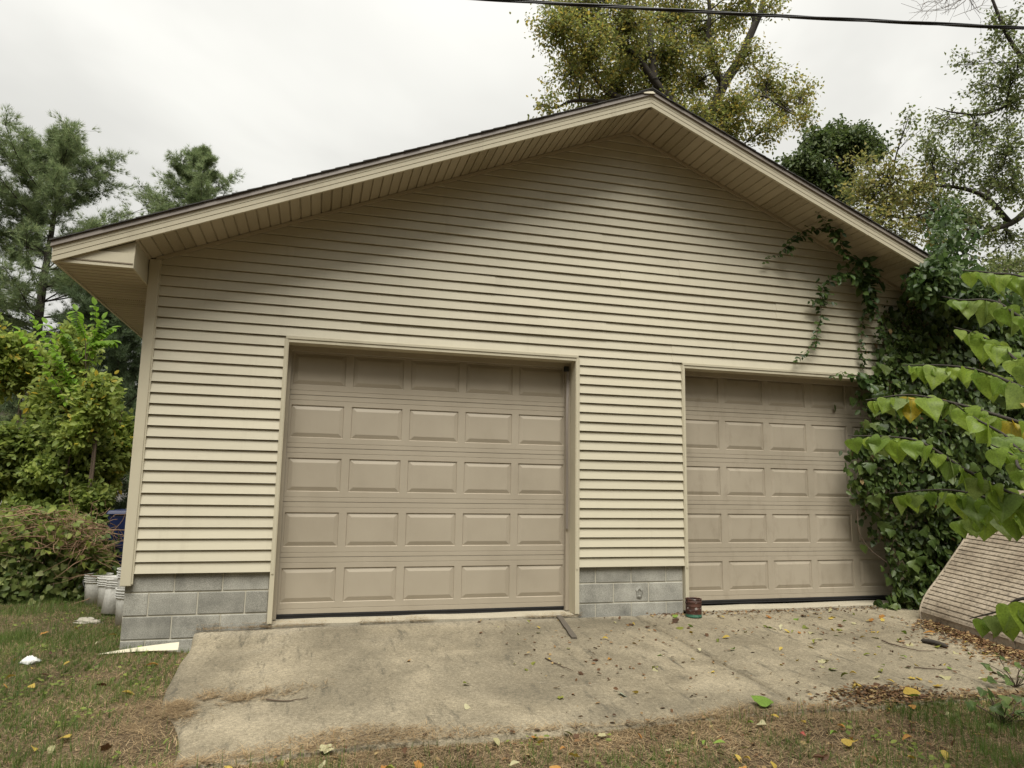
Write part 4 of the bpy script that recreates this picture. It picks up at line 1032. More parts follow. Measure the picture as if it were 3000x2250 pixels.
def distant_trees():
    for px, py, r, Y, lab in ((2950, 790, 70, 18, 'hazy olive tree far behind at the right edge'),):
        c = at(px, py, Y); C = [clump_px(px+dx, py+dy, r*.6, Y+rng.uniform(-1, 1), 26, 10) for dx, dy in ((-60, 20), (-20, -10), (30, -20), (70, 10), (0, 60), (60, 70))]
        tree('distant_tree', lab, 'tree', [([np.array([c[0], Y, -.05]), c], (.2, .08))], C, 'elm', DIAMOND, .16, spread=.15)
distant_trees()

def pine(name, label, gx, Y, top, tiers, leaf, seed, crown_lo, spread_f, dens=1., dead=()):
    root = empty(name, (gx, Y, -.05), label, 'tree'); off = np.array([gx, Y, -.05])
    H = top; T = Tubes(); P = np.array([[.05*math.sin(z*.7), .05*math.cos(z*.5), z] for z in np.linspace(0, H, 16)]); T.add(P, np.linspace(.26, .02, 16), 9)
    B = Tubes(); paths = []
    for k in range(tiers):
        t = k/(tiers-1); z = crown_lo+(H-.2-crown_lo)*t
        rad = spread_f(t)
        for j in range(6):
            a = rng.uniform(0, 6.28); L = rad*rng.uniform(.6, 1.12)
            e = np.array([L*math.cos(a), L*math.sin(a), z+L*(.10+.55*t)+rng.uniform(-.15, .2)])
            s = np.array([0, 0, z]); br = curve(s, e, 8, .05, -.06); br[:, 2] += .12*L*np.linspace(0, 1, 8)**2.2
            B.add(br, np.linspace(.035*(1-t*.6), .008, 8), 5)
            for i in range(2, 8):
                for _ in range(int(4*dens)):
                    q = curve(br[i], br[i]+np.array([math.cos(a)*.3, math.sin(a)*.3, .22])*L*.35*rng.uniform(.4, 1)+rng.normal(0, .12*L+.05, 3)*[1, 1, .6], 4, .08, .05)
                    B.add(q, np.linspace(.006, .003, 4), 3); paths.append(q)
    for (a, z, L) in dead:
        br = curve(np.array([0, 0, z]), np.array([L*math.cos(a), L*math.sin(a), z+L*.25]), 8, .08, -.05); B.add(br, np.linspace(.05, .012, 8), 5)
        for i in range(3, 8):
            q = curve(br[i], br[i]+rng.normal(0, .45, 3), 4, .1); B.add(q, .008, 3)
    T.build('trunk', MAT['bark_dark'], root); B.build('branches', MAT['bark_dark'], root)
    pos = []; dirs = []
    for q in paths:
        n = 10; t = rng.uniform(.1, 1, n)*2.999; i = t.astype(int); f = (t-i)[:, None]
        pos.append(q[i]*(1-f)+q[i+1]*f); d = unit(q[i+1]-q[i]); d = d+[0, 0, .35]; dirs.append(d)
    pos = np.vstack(pos); dirs = np.vstack(dirs); n = len(pos); pos += rng.normal(0, .06, (n, 3))
    me = cloud_mesh('crown', *NEEDLES, pos, basis(dirs+rng.normal(0, .25, (n, 3)), rng.normal(0, 1, (n, 3))), .19*rng.uniform(.7, 1.2, n), LEAF[leaf])
    obj('crown', me, root)
p = at(150, 420, 18); pine('pine_tree', 'tall grey-green pine standing at the far left behind the shrubs', at(135, 800, 18)[0], 18., p[2]+.15, 20, 'pine', 1, 2.6,
     lambda t: 3.3*(1-t)**.42*(.65+.35*min(1, t*5))+.35, 1.25, [(3.3, 5.2, 3.6), (2.8, 5.9, 3.4), (3.6, 6.4, 3.2), (3.1, 4.6, 3.5)])
p = at(605, 455, 25); pine('pine_tree', 'smaller pine top showing above the left roof slope', p[0]-.2, 25., p[2]+.1, 18, 'pine', 2, 7., lambda t: 4.5*(1-t)**.85+.22, 1.0)
p = at(345, 905, 15); pine('pine_tree', 'dark low pine between the tall pine and the garage corner', p[0]-.35, 15., p[2]+.5, 13, 'pined', 3, .8, lambda t: 2.3*(1-t)**.6+.3, 1.2)

def added_woods():
    # unseen tree belt added behind the viewer to close off the low sky
    n = 13000; a = rng.uniform(-1.2, 1.45, n); rad = 26+rng.uniform(0, 5, n); x = 3+rad*np.sin(a); y = -2-rad*np.cos(a)
    h = 12+4*vnoise(x, y, .22, 51)+2*vnoise(x, y, .8, 52); z = h*rng.uniform(0, 1, n)**.8
    pos = np.stack([x, y, z], 1); tip = rng.normal(0, 1, (n, 3)); nr = np.stack([3-x, -2-y, np.full(n, 12.)], 1)/26+rng.normal(0, .4, (n, 3))
    o = obj('added_woods', cloud_mesh('added_woods', *HEART6, pos, basis(tip, nr), rng.uniform(.9, 1.9, n), LEAF['dark'])); tag(o, 'unseen belt of dark trees added behind the viewer to block the low sky', 'added_woods', kind='stuff')
added_woods()

# ------------------------------------------------------------------ shrubs at the left
def shrub(name, label, cvx, cvy, Y, rvx, rvy, ntw, nl, leaf, tmpl, size, sub=7, group=None, droop=.2):
    c = vat(cvx, cvy, Y); k = dep(c)/FPX*1.35624; rx, rz = rvx*k, rvy*k; g = np.array([c[0], Y, gz(c[0], Y)])
    C = []
    for i in range(sub):
        e = rand_in(1, .5)[0]*.72; cc = c+e*np.array([rx, .7*rx, rz]); C.append((cc, np.array([rx, rx*.8, rz])*.5, ntw//sub+1, nl))
    stems = []
    for i in range(3):
        t = c+rand_in(1)[0]*np.array([rx, rx*.6, rz])*.6; stems.append(([g+rng.normal(0, .08, 3)*[1, 1, 0], (g+t)/2+rng.normal(0, .1, 3), t], (.03, .008)))
    return tree(name, label, 'shrub', stems, C, leaf, tmpl, size, bark='twig', limb_r=.012, base=g, group=group, spread=.06, droop=droop, twig_r=.005)
shrub('shrub', 'bushy green shrub with upright shoots at the far left edge', 40, 800, 5.6, 95, 130, 230, 18, 'shrub', OVAL, .105)
shrub('shrub', 'tall green shrub below the fern-like sapling leaves', 150, 830, 5.2, 90, 130, 230, 18, 'shrub', OVAL, .10)
shrub('shrub', 'yellowing green shrub touching the garage corner', 245, 945, 5.0, 75, 130, 230, 18, 'shrub', OVAL, .10)
shrub('shrub', 'darker shrub filling the middle of the left thicket', 110, 970, 4.8, 125, 120, 260, 18, 'shrub2', OVAL, .095)
shrub('shrub', 'dark low shrub behind the vine mound at the far left', 10, 1010, 4.7, 95, 100, 170, 17, 'shrub2', OVAL, .10)
shrub('shrub', 'low dark shrub below and left of the blue bin', 195, 1090, 4.3, 66, 80, 150, 17, 'shrub2', OVAL, .085)
shrub('shrub', 'leafy green shrub at the foot of the feathery sapling', 190, 880, 4.25, 60, 110, 120, 17, 'shrub', OVAL, .095)
shrub('shrub', 'dark shrub just above the brown stems of the vine mound', 110, 1060, 4.5, 120, 80, 220, 17, 'shrub2', OVAL, .09)
def sapling():
    # young tree with long feather-compound leaves
    g = vat(195, 1000, 4.5); g = np.array([g[0], 4.5, gz(g[0], 4.5)]); root = empty('sapling', tuple(g), 'sapling with long bright yellow-green feathery leaves above the left thicket', 'sapling')
    topp = vat(185, 745, 4.5)-g; T = Tubes(); st = spline([np.zeros(3), topp*.5+[.05, 0, 0], topp], 6); T.add(st, np.linspace(.02, .008, len(st)), 6); T.build('stem', MAT['twig'], root)
    tips = [((165, 672), .06), ((222, 690), .04), ((240, 708), .03), ((243, 735), 0), ((140, 720), .02), ((120, 760), 0), ((205, 660), .05), ((100, 700), .04), ((75, 690), .03), ((45, 715), .02)]
    for (vx, vy), up in tips:
        e = vat(vx, vy, 4.5+rng.uniform(-.25, .15))-g; s = st[-1-rng.integers(0, 4)] if vx > 110 else st[8]
        P = curve(s, e, 12, .04, .10); F = Tubes(); F.add(P, np.linspace(.005, .002, 12), 4); fr = F.build('rachis', MAT['twig'], root)
        pos = []; tip = []
        for i in np.linspace(2.5, 10.9, 11):
            k = int(i); q = P[k]*(1-(i-k))+P[min(k+1, 11)]*(i-k); d = unit(P[min(k+1, 11)]-P[k-1]); sd = unit(np.cross(d, [0, 0, 1]))
            for s2 in (-1, 1): pos.append(q); tip.append(sd*s2+d*.45+np.array([0, 0, -.75])+rng.normal(0, .12, 3))
        pos.append(P[-1]); tip.append(unit(P[-1]-P[-2])+np.array([0, 0, -.3])); pos = np.array(pos); tip = np.array(tip)
        obj('leaflets', cloud_mesh('leaflets', *OVAL, pos, basis(tip, np.tile([0, -.3, 1.], (len(pos), 1))), .15*np.ones(len(pos)), LEAF['heaven']), fr)['kind'] = 'stuff'
sapling()
def vine_mound():
    c = vat(95, 1215, 3.9); k = dep(c)/FPX*1.35624; g = np.array([c[0], 4.0, gz(c[0], 4.)]); root = empty('vine_mound', tuple(g), 'low mound of tangled vines topped with brown dead stems at left', 'vine')
    rx, rz = 165*k, 1.28-g[2]; n = 5200
    v = unit(rng.normal(0, 1, (n, 3))); v[:, 2] = np.abs(v[:, 2]); rr = rng.uniform(.72, 1.03, (n, 1)); pos = v*rr*np.array([rx, .85, rz])
    bump = (vnoise(pos[:, 0]*1.0+9, pos[:, 2], 2.2, 12)-.5)[:, None]; pos = pos*(1+.35*bump)
    tip = rng.normal(0, .5, (n, 3))+v*.4; tip[:, 2] -= .8
    m = cloud_mesh('foliage', *HEART6, pos, basis(tip, v+rng.normal(0, .45, (n, 3))), .085*rng.uniform(.5, 1.2, n), LEAF['mound']); o = obj('foliage', m, root); o['kind'] = 'stuff'
    n = 1500; a = rng.uniform(-1.05, 1., n)*rx; pos = np.stack([a, -.62+rng.normal(0, .22, n), rz*np.sqrt(np.clip(1-(a/rx)**2, .03, 1))*rng.uniform(.55, 1.06, n)], 1)
    tip = rng.normal(0, .6, (n, 3)); tip[:, 2] -= .5
    o = obj('foliage', cloud_mesh('foliage', *HEART6, pos, basis(tip, np.tile([0, -.7, .8], (n, 1))+rng.normal(0, .5, (n, 3))), .085*rng.uniform(.45, 1.25, n), LEAF['shrub2']), root); o['kind'] = 'stuff'
    T = Tubes()
    for i in range(300):
        a = rng.uniform(-1.05, 1.0)*rx; zt = rz*math.sqrt(max(.03, 1-(a/rx)**2)); s = np.array([a, -.72+rng.normal(0, .22), zt*rng.uniform(.66, 1.04)])
        e = s+np.array([rng.normal(0, .38), rng.normal(-.05, .15), rng.normal(-.08, .10)]); P = curve(s, e, 6, .15, .06); T.add(P, np.linspace(.007, .0015, 6)*rng.uniform(.4, 1.3), 4)
    for i in range(150):
        s = np.array([rng.normal(.62, .20), -.85+rng.normal(0, .12), rz*rng.normal(.76, .10)]); e = s+rng.normal(0, .16, 3); T.add(curve(s, e, 5, .2), .004, 3)
    o = T.build('dead_stems', MAT['deadstem'], root); o['kind'] = 'stuff'
vine_mound()

# ------------------------------------------------------------------ vines on the right corner
def heart_mesh(name, mat, seed, lobes=0):
    """cupped heart leaf, about unit size, tip at +y"""
    r2 = random.Random(seed); n = 13; out = []
    for i in range(n):
        t = i/(n-1)                               # from the notch round one side to the tip
        a = math.pi*(1-t)
        x = .50*math.sin(a)**.85*(1+.10*math.sin(a*2)); y = .42-.50*math.cos(math.pi*t)*1.0
        if t < .16: y = .10-.10*(t/.16)+.0
        elif t < .5: y = 0+.0+(.35*(t-.16)/.34)**1.35*1.0
        else: y = .245+(.755*((t-.5)/.5))
        if lobes: x *= 1+.22*math.sin(t*math.pi*3.2); 
        w = [0, .17, .31, .42, .48, .51, .50, .46, .39, .30, .20, .09, 0][i]; out.append((w*(1+(.16*math.sin(i*2.1) if lobes else 0)), y))
    V = []; F = []; droop = r2.uniform(.05, .4); cup = r2.uniform(-.15, .26); wav = r2.uniform(.01, .06); tw = r2.uniform(-.35, .35)
    def zz(x, y): return cup*abs(x)*1.2-droop*(y-.2)**2+wav*math.sin(9*y+6*x)+tw*x*y
    mid = []
    for i in range(n):
        y = out[i][1]; mid.append(len(V)); V.append((0, y if i else .10, zz(0, y)-.012))
    for s in (-1, 1):
        prev = None
        hid = []; eid = []
        for i in range(n):
            x, y = out[i]; hid.append(len(V)); V.append((s*x*.5, y-.01, zz(s*x*.5, y)+.012)); eid.append(len(V)); V.append((s*x, y, zz(s*x, y)))
        for i in range(n-1):
            q1 = (mid[i], mid[i+1], hid[i+1], hid[i]); q2 = (hid[i], hid[i+1], eid[i+1], eid[i])
            F += [q1 if s < 0 else q1[::-1], q2 if s < 0 else q2[::-1]]
    me = bpy.data.meshes.new(name); me.from_pydata(V, [], F); me.polygons.foreach_set('use_smooth', [True]*len(F)); me.update(); me.materials.append(mat); return me
RB = [heart_mesh('heart_leaf', LEAF['redbud'], k) for k in range(9)]; RBY = [heart_mesh('heart_leaf', LEAF['redbud_y'], k+7) for k in range(2)]
VB = [heart_mesh('vine_leaf', LEAF['vinebig'], k+20, 1) for k in range(4)]
def put_leaf(me, name, parent, off, pos, tip, nrm, size):
    b = basis(np.asarray(tip, float)[None], np.asarray(nrm, float)[None])[0]; o = bpy.data.objects.new(name, me); link(o, parent)
    M = Matrix.Identity(4); p = np.asarray(pos)-off
    for i in range(3):
        for j in range(3): M[i][j] = b[j][i]*size
        M[i][3] = p[i]
    o.matrix_local = M; return o

def thicket():
    g = np.array([9.0, -.5, .3]); root = empty('vine_thicket', tuple(g), 'dense dark green vines smothering the right corner of the garage', 'vine')
    xl = lambda z: np.interp(z, [.3, .5, .9, 1.3, 1.7, 2.1, 2.6, 3.1, 3.4, 3.8, 4.2, 4.6], [7.95, 7.85, 8.0, 7.98, 7.66, 7.72, 7.85, 7.95, 8.15, 8.35, 8.55, 9.1])
    zt = lambda x: np.interp(x, [8, 8.6, 9.2, 9.8, 10.5, 12, 14], [3.9, 4.05, 4.25, 4.3, 4.0, 4.2, 4.3])
    n = 40000; x = rng.uniform(7.6, 13, n); z = .27+rng.uniform(0, 4.2, n); l = xl(z); keep = (vnoise(x*1.0, z, 3.1, 61) > .22) & (x > l+rng.normal(0, .09, n)) & (z < zt(x)+rng.normal(0, .12, n)); x, z, l = x[keep], z[keep], l[keep]
    dmax = .10+.95*(1-np.exp(-(x-l)/.8))*(.75+.5*vnoise(x, z, 1.6, 20)); dmax = dmax*np.interp(z, [.3, .8, 3.6, 4.3], [.55, .9, 1., .65]); y = -.05-dmax*rng.uniform(0, 1, len(x))**.45
    keep = ~((x > 7.9) & (x < 9.5) & (y < -.62) & (z < 1.6) & (x-7.93 > (z-.3)*.55)); x, y, z = x[keep], y[keep], z[keep]
    # outside the corner the thicket also has depth behind the facade plane
    beh = x > 10; y[beh] += rng.uniform(0, 1.5, beh.sum())
    pos = np.stack([x, y, z], 1); m = len(pos); out = np.tile([-.35, -1, .35], (m, 1))+rng.normal(0, .5, (m, 3)); tip = rng.normal(0, .45, (m, 3)); tip[:, 2] -= 1; tip[:, 1] -= .3
    hh = rng.random(m) < .3; dd = rng.random(m) < .02
    o = obj('dead_leaves', cloud_mesh('dead_leaves', *OVAL, pos[dd]-g, basis(tip[dd], out[dd]), .075*rng.uniform(.5, 1.2, dd.sum()), LEAF['litter']), root); o['kind'] = 'stuff'
    o = obj('foliage', cloud_mesh('foliage', *OVAL, pos[~hh]-g, basis(tip[~hh], out[~hh]), .08*rng.uniform(.4, 1.35, (~hh).sum()), LEAF['vine']), root); o['kind'] = 'stuff'
    o = obj('foliage', cloud_mesh('foliage', *HEART6, pos[hh]-g, basis(tip[hh], out[hh]), .085*rng.uniform(.4, 1.4, hh.sum()), LEAF['vine']), root); o['kind'] = 'stuff'
    # climbing over the roof edge and up the tree behind
    C = [(at(2745, 770, -.35), .26, 260), (at(2790, 700, .2), .34, 300), (at(2770, 640, .6), .30, 220), (at(2700, 820, -.55), .22, 200), (at(2800, 830, -.45), .35, 420), (at(2740, 805, -.8), .24, 300), (at(2790, 840, -.85), .30, 420), (at(2860, 870, -.85), .36, 460), (at(2715, 850, -.75), .2, 200)]
    pp = np.vstack([c+rand_in(k)*r for c, r, k in C]); m = len(pp); tip = rng.normal(0, .5, (m, 3)); tip[:, 2] -= .5
    o = obj('foliage', cloud_mesh('foliage', *OVAL, pp-g, basis(tip, np.tile([-.2, -.6, .7], (m, 1))+rng.normal(0, .4, (m, 3))), .10*rng.uniform(.6, 1.2, m), LEAF['strand']), root); o['kind'] = 'stuff'
    # the larger front leaves, one by one
    k = 0
    while k < 130:
        zz = rng.uniform(.35, 3.3); xx = float(xl(zz))+rng.exponential(.38)
        if xx > 9.6: continue
        d = .12+.95*(1-math.exp(-(xx-float(xl(zz)))/.8)); yy = -.06-d*rng.uniform(.85, 1.08)
        if xx > 7.98 and yy < -.6 and zz < 1.5 and xx-7.93 > (zz-.3)*.5: continue
        put_leaf(VB[k % 4], 'leaf', root, g, (xx, yy, zz), np.array([0, -.25, -1])+rng.normal(0, .35, 3), np.array([-.35, -1, .35])+rng.normal(0, .35, 3), rng.choice([.06, .07, .085, .11, .15])*rng.uniform(.85, 1.1)); k += 1
    T = Tubes()
    for i in range(26):
        x0 = rng.uniform(8.45, 9.7); P = curve((x0, -.12-rng.uniform(0, .2), .3), (x0+abs(rng.normal(0, .3)), -.1-rng.uniform(0, .25), rng.uniform(2, 4)), 12, .06); T.add(P-g, np.linspace(.009, .003, 12), 5)
    T.add(spline([vat(1852, 1100, -.12), vat(1856, 1150, -.13), vat(1878, 1185, -.12), vat(1915, 1215, -.15)], 6)-g, .006, 5)
    o = T.build('stems', MAT['twig'], root); o['kind'] = 'stuff'
thicket()
def strand(label, pts, leaf_size, step, seed, cat='vine'):
    leaf_size *= 1.25
    P = spline(pts, 10); P = P+np.cumsum(rng.normal(0, .006, P.shape), axis=0)*[1, .3, 1]; g = P[0]; root = empty('vine_strand', tuple(g), label, cat); T = Tubes(); T.add(P-g, np.linspace(.006, .0015, len(P)), 5); T.build('stem', MAT['twig'], root)
    L = np.concatenate([[0], np.cumsum(np.linalg.norm(np.diff(P, axis=0), axis=1))]); pos = []; tip = []; sz = []; T2 = Tubes()
    for i, s in enumerate(np.arange(.02, L[-1], step)):
        q = np.array([np.interp(s, L, P[:, k]) for k in range(3)]); f = s/L[-1]
        for sd in (-1, 1):
            pos.append(q+rng.normal(0, .012, 3)); tip.append(np.array([sd*.9, -.25, -.55])+rng.normal(0, .35, 3)); sz.append(leaf_size*(1-.62*f)*rng.uniform(.7, 1.2))
    for _ in range(int(L[-1]/.16)):
        s0 = rng.uniform(.05, .85)*L[-1]; q = np.array([np.interp(s0, L, P[:, k]) for k in range(3)]); d = np.array([rng.normal(0, .7), rng.uniform(-.6, 0), rng.normal(-.3, .7)]); ln = rng.uniform(.06, .24)*(1-.5*s0/L[-1])
        Q = curve(q, q+unit(d)*ln, 5, .15, -.05); T2.add(Q-g, np.linspace(.003, .001, 5), 4)
        for f in np.linspace(.25, 1, int(ln/.03)+1):
            pos.append(Q[min(4, int(f*4))]+rng.normal(0, .01, 3)); tip.append(d*.5+np.array([0, -.2, -.5])+rng.normal(0, .4, 3)); sz.append(leaf_size*rng.uniform(.45, 1.05)*(1-.4*s0/L[-1]))
    T2.build('side_shoots', MAT['twig'], root)
    pos = np.array(pos); m = len(pos)
    o = obj('leaves', cloud_mesh('leaves', *OVAL, pos-g, basis(np.array(tip), np.tile([-.15, -.9, .6], (m, 1))+rng.normal(0, .3, (m, 3))), np.array(sz), LEAF['strand']), root); o['kind'] = 'stuff'
strand('vine strand reaching up the soffit to its highest tip', [vat(1905, 610, -.25), vat(1862, 566, -.3), vat(1832, 548, -.35), vat(1812, 520, -.4), vat(1790, 490, -.45), vat(1765, 455, -.5)], .115, .042, 1)
strand('thin vine strand trailing left across the siding below the soffit', [vat(1815, 515, -.35), vat(1780, 492, -.35), vat(1742, 496, -.3), vat(1716, 520, -.25), vat(1690, 550, -.18), vat(1655, 577, -.12)], .10, .05, 2)
strand('vine strand hanging over the siding with its tip curling left', [vat(1880, 625, -.22), vat(1840, 590, -.25), vat(1795, 588, -.2), vat(1768, 615, -.15), vat(1762, 660, -.12), vat(1758, 705, -.1), vat(1735, 740, -.08), vat(1705, 766, -.07)], .10, .04, 3)
strand('leafy vine strand dropping from the soffit corner beside the thicket', [vat(1860, 575, -.3), vat(1872, 610, -.22), vat(1885, 650, -.2), vat(1905, 690, -.2), vat(1915, 740, -.2)], .125, .035, 4)
strand('narrow vine strand hanging straight down to the right door head', [vat(1890, 655, -.15), vat(1862, 680, -.12), vat(1853, 730, -.1), vat(1852, 770, -.09), vat(1860, 800, -.08)], .085, .045, 5)
strand('short vine shoot creeping along the right door head', [vat(1880, 815, -.15), vat(1845, 805, -.15), vat(1818, 800, -.13), vat(1790, 803, -.1)], .13, .09, 6)

def redbud():
    g = np.array([6.55, -4.75, gz(6.55, -4.75)]); root = empty('redbud_tree', tuple(g), 'heart-leaved tree whose drooping branches reach in from the right', 'tree')
    T = Tubes(); fork = g+[-.1, 0, 1.1]; tp = spline([g, g+[-.05, .02, .6], fork, g+[-.25, .1, 2.0], g+[-.2, .1, 3.2]], 6); T.add(tp-g, np.linspace(.06, .02, len(tp)), 9); T.build('trunk', MAT['bark'], root)
    BR = [([(2240, 612, -4.25), (2140, 590, -4.1), (2078, 584, -4.0)], 1.9, .052), ([(2240, 705, -4.3), (2150, 652, -4.15), (2075, 648, -4.05), (2035, 640, -4.)], 1.9, .06),
          ([(2240, 800, -4.35), (2165, 752, -4.2), (2110, 722, -4.1), (2060, 706, -4.05)], 1.8, .05), ([(2240, 850, -4.4), (2130, 805, -4.2), (2050, 790, -4.05), (1950, 789, -3.9)], 1.6, .045),
          ([(2240, 925, -4.5), (2130, 890, -4.35), (2040, 866, -4.2), (1960, 853, -4.1), (1870, 864, -4.0)], 1.5, .043), ([(2240, 1085, -4.5), (2095, 1020, -4.35), (1995, 958, -4.2), (1930, 944, -4.1), (1832, 941, -4.0)], 1.3, .045),
          ([(2240, 1125, -4.3), (2140, 1078, -4.2), (2040, 1058, -4.05), (1920, 1066, -3.9)], 1.3, .05), ([(2240, 1290, -4.5), (2165, 1318, -4.35), (2095, 1336, -4.2)], 1.0, .05),
          ([(2240, 990, -4.6), (2170, 940, -4.5), (2100, 900, -4.4), (2060, 870, -4.35)], 1.4, .05), ([(2240, 1030, -4.7), (2190, 985, -4.6), (2140, 960, -4.55)], 1.4, .05),
          ([(2240, 1100, -4.2), (2180, 1105, -4.1), (2110, 1110, -4.0), (2060, 1120, -3.9)], 1.2, .055)]
    cnt = 0
    for pts, hz, step in BR:
        V = [vat(*p) for p in pts]; j = np.array([tp[0][0], tp[0][1], g[2]])*0+np.array([g[0]-.15, g[1]+.05, hz])
        P = spline([j, (j+V[0])/2+[0, 0, .03]]+V, 8); B = Tubes(); B.add(P-g, np.linspace(.014, .0025, len(P)), 6); br = B.build('branch', MAT['bark_dark'], root)
        L = np.concatenate([[0], np.cumsum(np.linalg.norm(np.diff(P, axis=0), axis=1))]); side = 1
        i0 = len(P)-1-8*(len(pts)-1)-6; s = L[max(i0, 0)]
        while s < L[-1]+.001:
            q = np.array([np.interp(s, L, P[:, k]) for k in range(3)]); side = -side
            f = s/L[-1]; size = rng.choice([.08, .10, .12, .135, .15])*rng.uniform(.92, 1.06)*(1 if f < .93 else .75)
            yl = rng.random() < (.16 if pts[0][1] in (990, 1030, 850, 925) and f < .75 else .03)
            ns = np.array([-.35+side*.5, -1, .3])+rng.normal(0, .42, 3); tp_ = np.array([.16*side, -.1, -1])+rng.normal(0, .24, 3)
            st = q+np.array([side*.012, -.02, -.015])
            put_leaf((RBY[cnt % 2] if yl else RB[(cnt*4) % 9]), 'leaf', br, g, st, tp_, ns, size); cnt += 1
            s += step*rng.uniform(.5, .88)
redbud()
# leafy weeds low at the right edge of the lawn
def weeds():
    for lab, vx, vy, n in (('broad-leaved weed clump at the lower right edge of the lawn', 2165, 1565, 26), ('small weed growing over the concrete at the right edge', 2195, 1485, 16), ('dark scraggly weed in front of the white buckets', 212, 1300, 34)):
        q = vhit(vx, vy); root = empty('weed_clump', tuple(q), lab, 'weed'); T = Tubes()
        for i in range(n):
            hs = 2.2 if vx < 300 else 1; e = np.array([rng.normal(0, .12), rng.normal(0, .10), abs(rng.normal(.10, .05))*hs+.02]); T.add(curve(np.zeros(3), e, 5, .1, .05), .003, 4)
            put_leaf(VB[i % 4], 'leaf', root, np.zeros(3), e, np.array([rng.normal(0, .6), -.5, -.3]), np.array([0, -.5, 1])+rng.normal(0, .3, 3), rng.uniform(.05, .085))
        T.build('stems', MAT['twig'], root)
weeds()

# ------------------------------------------------------------------ grass, straw, litter
BLADE = ([(-.5, 0, 0), (.5, 0, 0), (-.38, .5, .06), (.38, .5, .06), (0, 1, .22)], [(0, 1, 3), (0, 3, 2), (2, 3, 4)])
def blades(name, label, x, y, z, length, width, mat, lay, cat='grass', curl=1.):
    n = len(x); a = rng.uniform(0, 6.283, n); h = np.stack([np.cos(a), np.sin(a), np.zeros(n)], 1)
    tip = h*lay[:, None]; tip[:, 2] = np.sqrt(np.clip(1-lay**2, .0004, 1)); tip = unit(tip); nr = -h*np.sqrt(np.clip(1-lay**2, 0, 1))[:, None]; nr[:, 2] = lay+.05
    B = basis(tip, nr); tv = np.array(BLADE[0])*np.array([1, 1, curl]); pos = np.stack([x, y, z], 1)
    loc = np.einsum('ki,nij->nkj', tv*np.array([0, 1, 1]), B)*length[:, None, None]+np.einsum('k,nj->nkj', tv[:, 0], B[:, 0])*width[:, None, None]
    V = (pos[:, None]+loc).reshape(-1, 3); F = (np.array(BLADE[1])[None]+(np.arange(n)*5)[:, None, None]).reshape(-1, 3)
    o = obj(name, np_mesh(name, V, F, mat)); return tag(o, label, cat, kind='stuff')
def scatter_area(n, boxes):
    X = []; Y = []; A = np.array([(b[1]-b[0])*(b[3]-b[2])*b[4] for b in boxes]); A = A/A.sum()
    for b, w in zip(boxes, A): k = int(n*w); X.append(rng.uniform(b[0], b[1], k)); Y.append(rng.uniform(b[2], b[3], k))
    return np.concatenate(X), np.concatenate(Y)
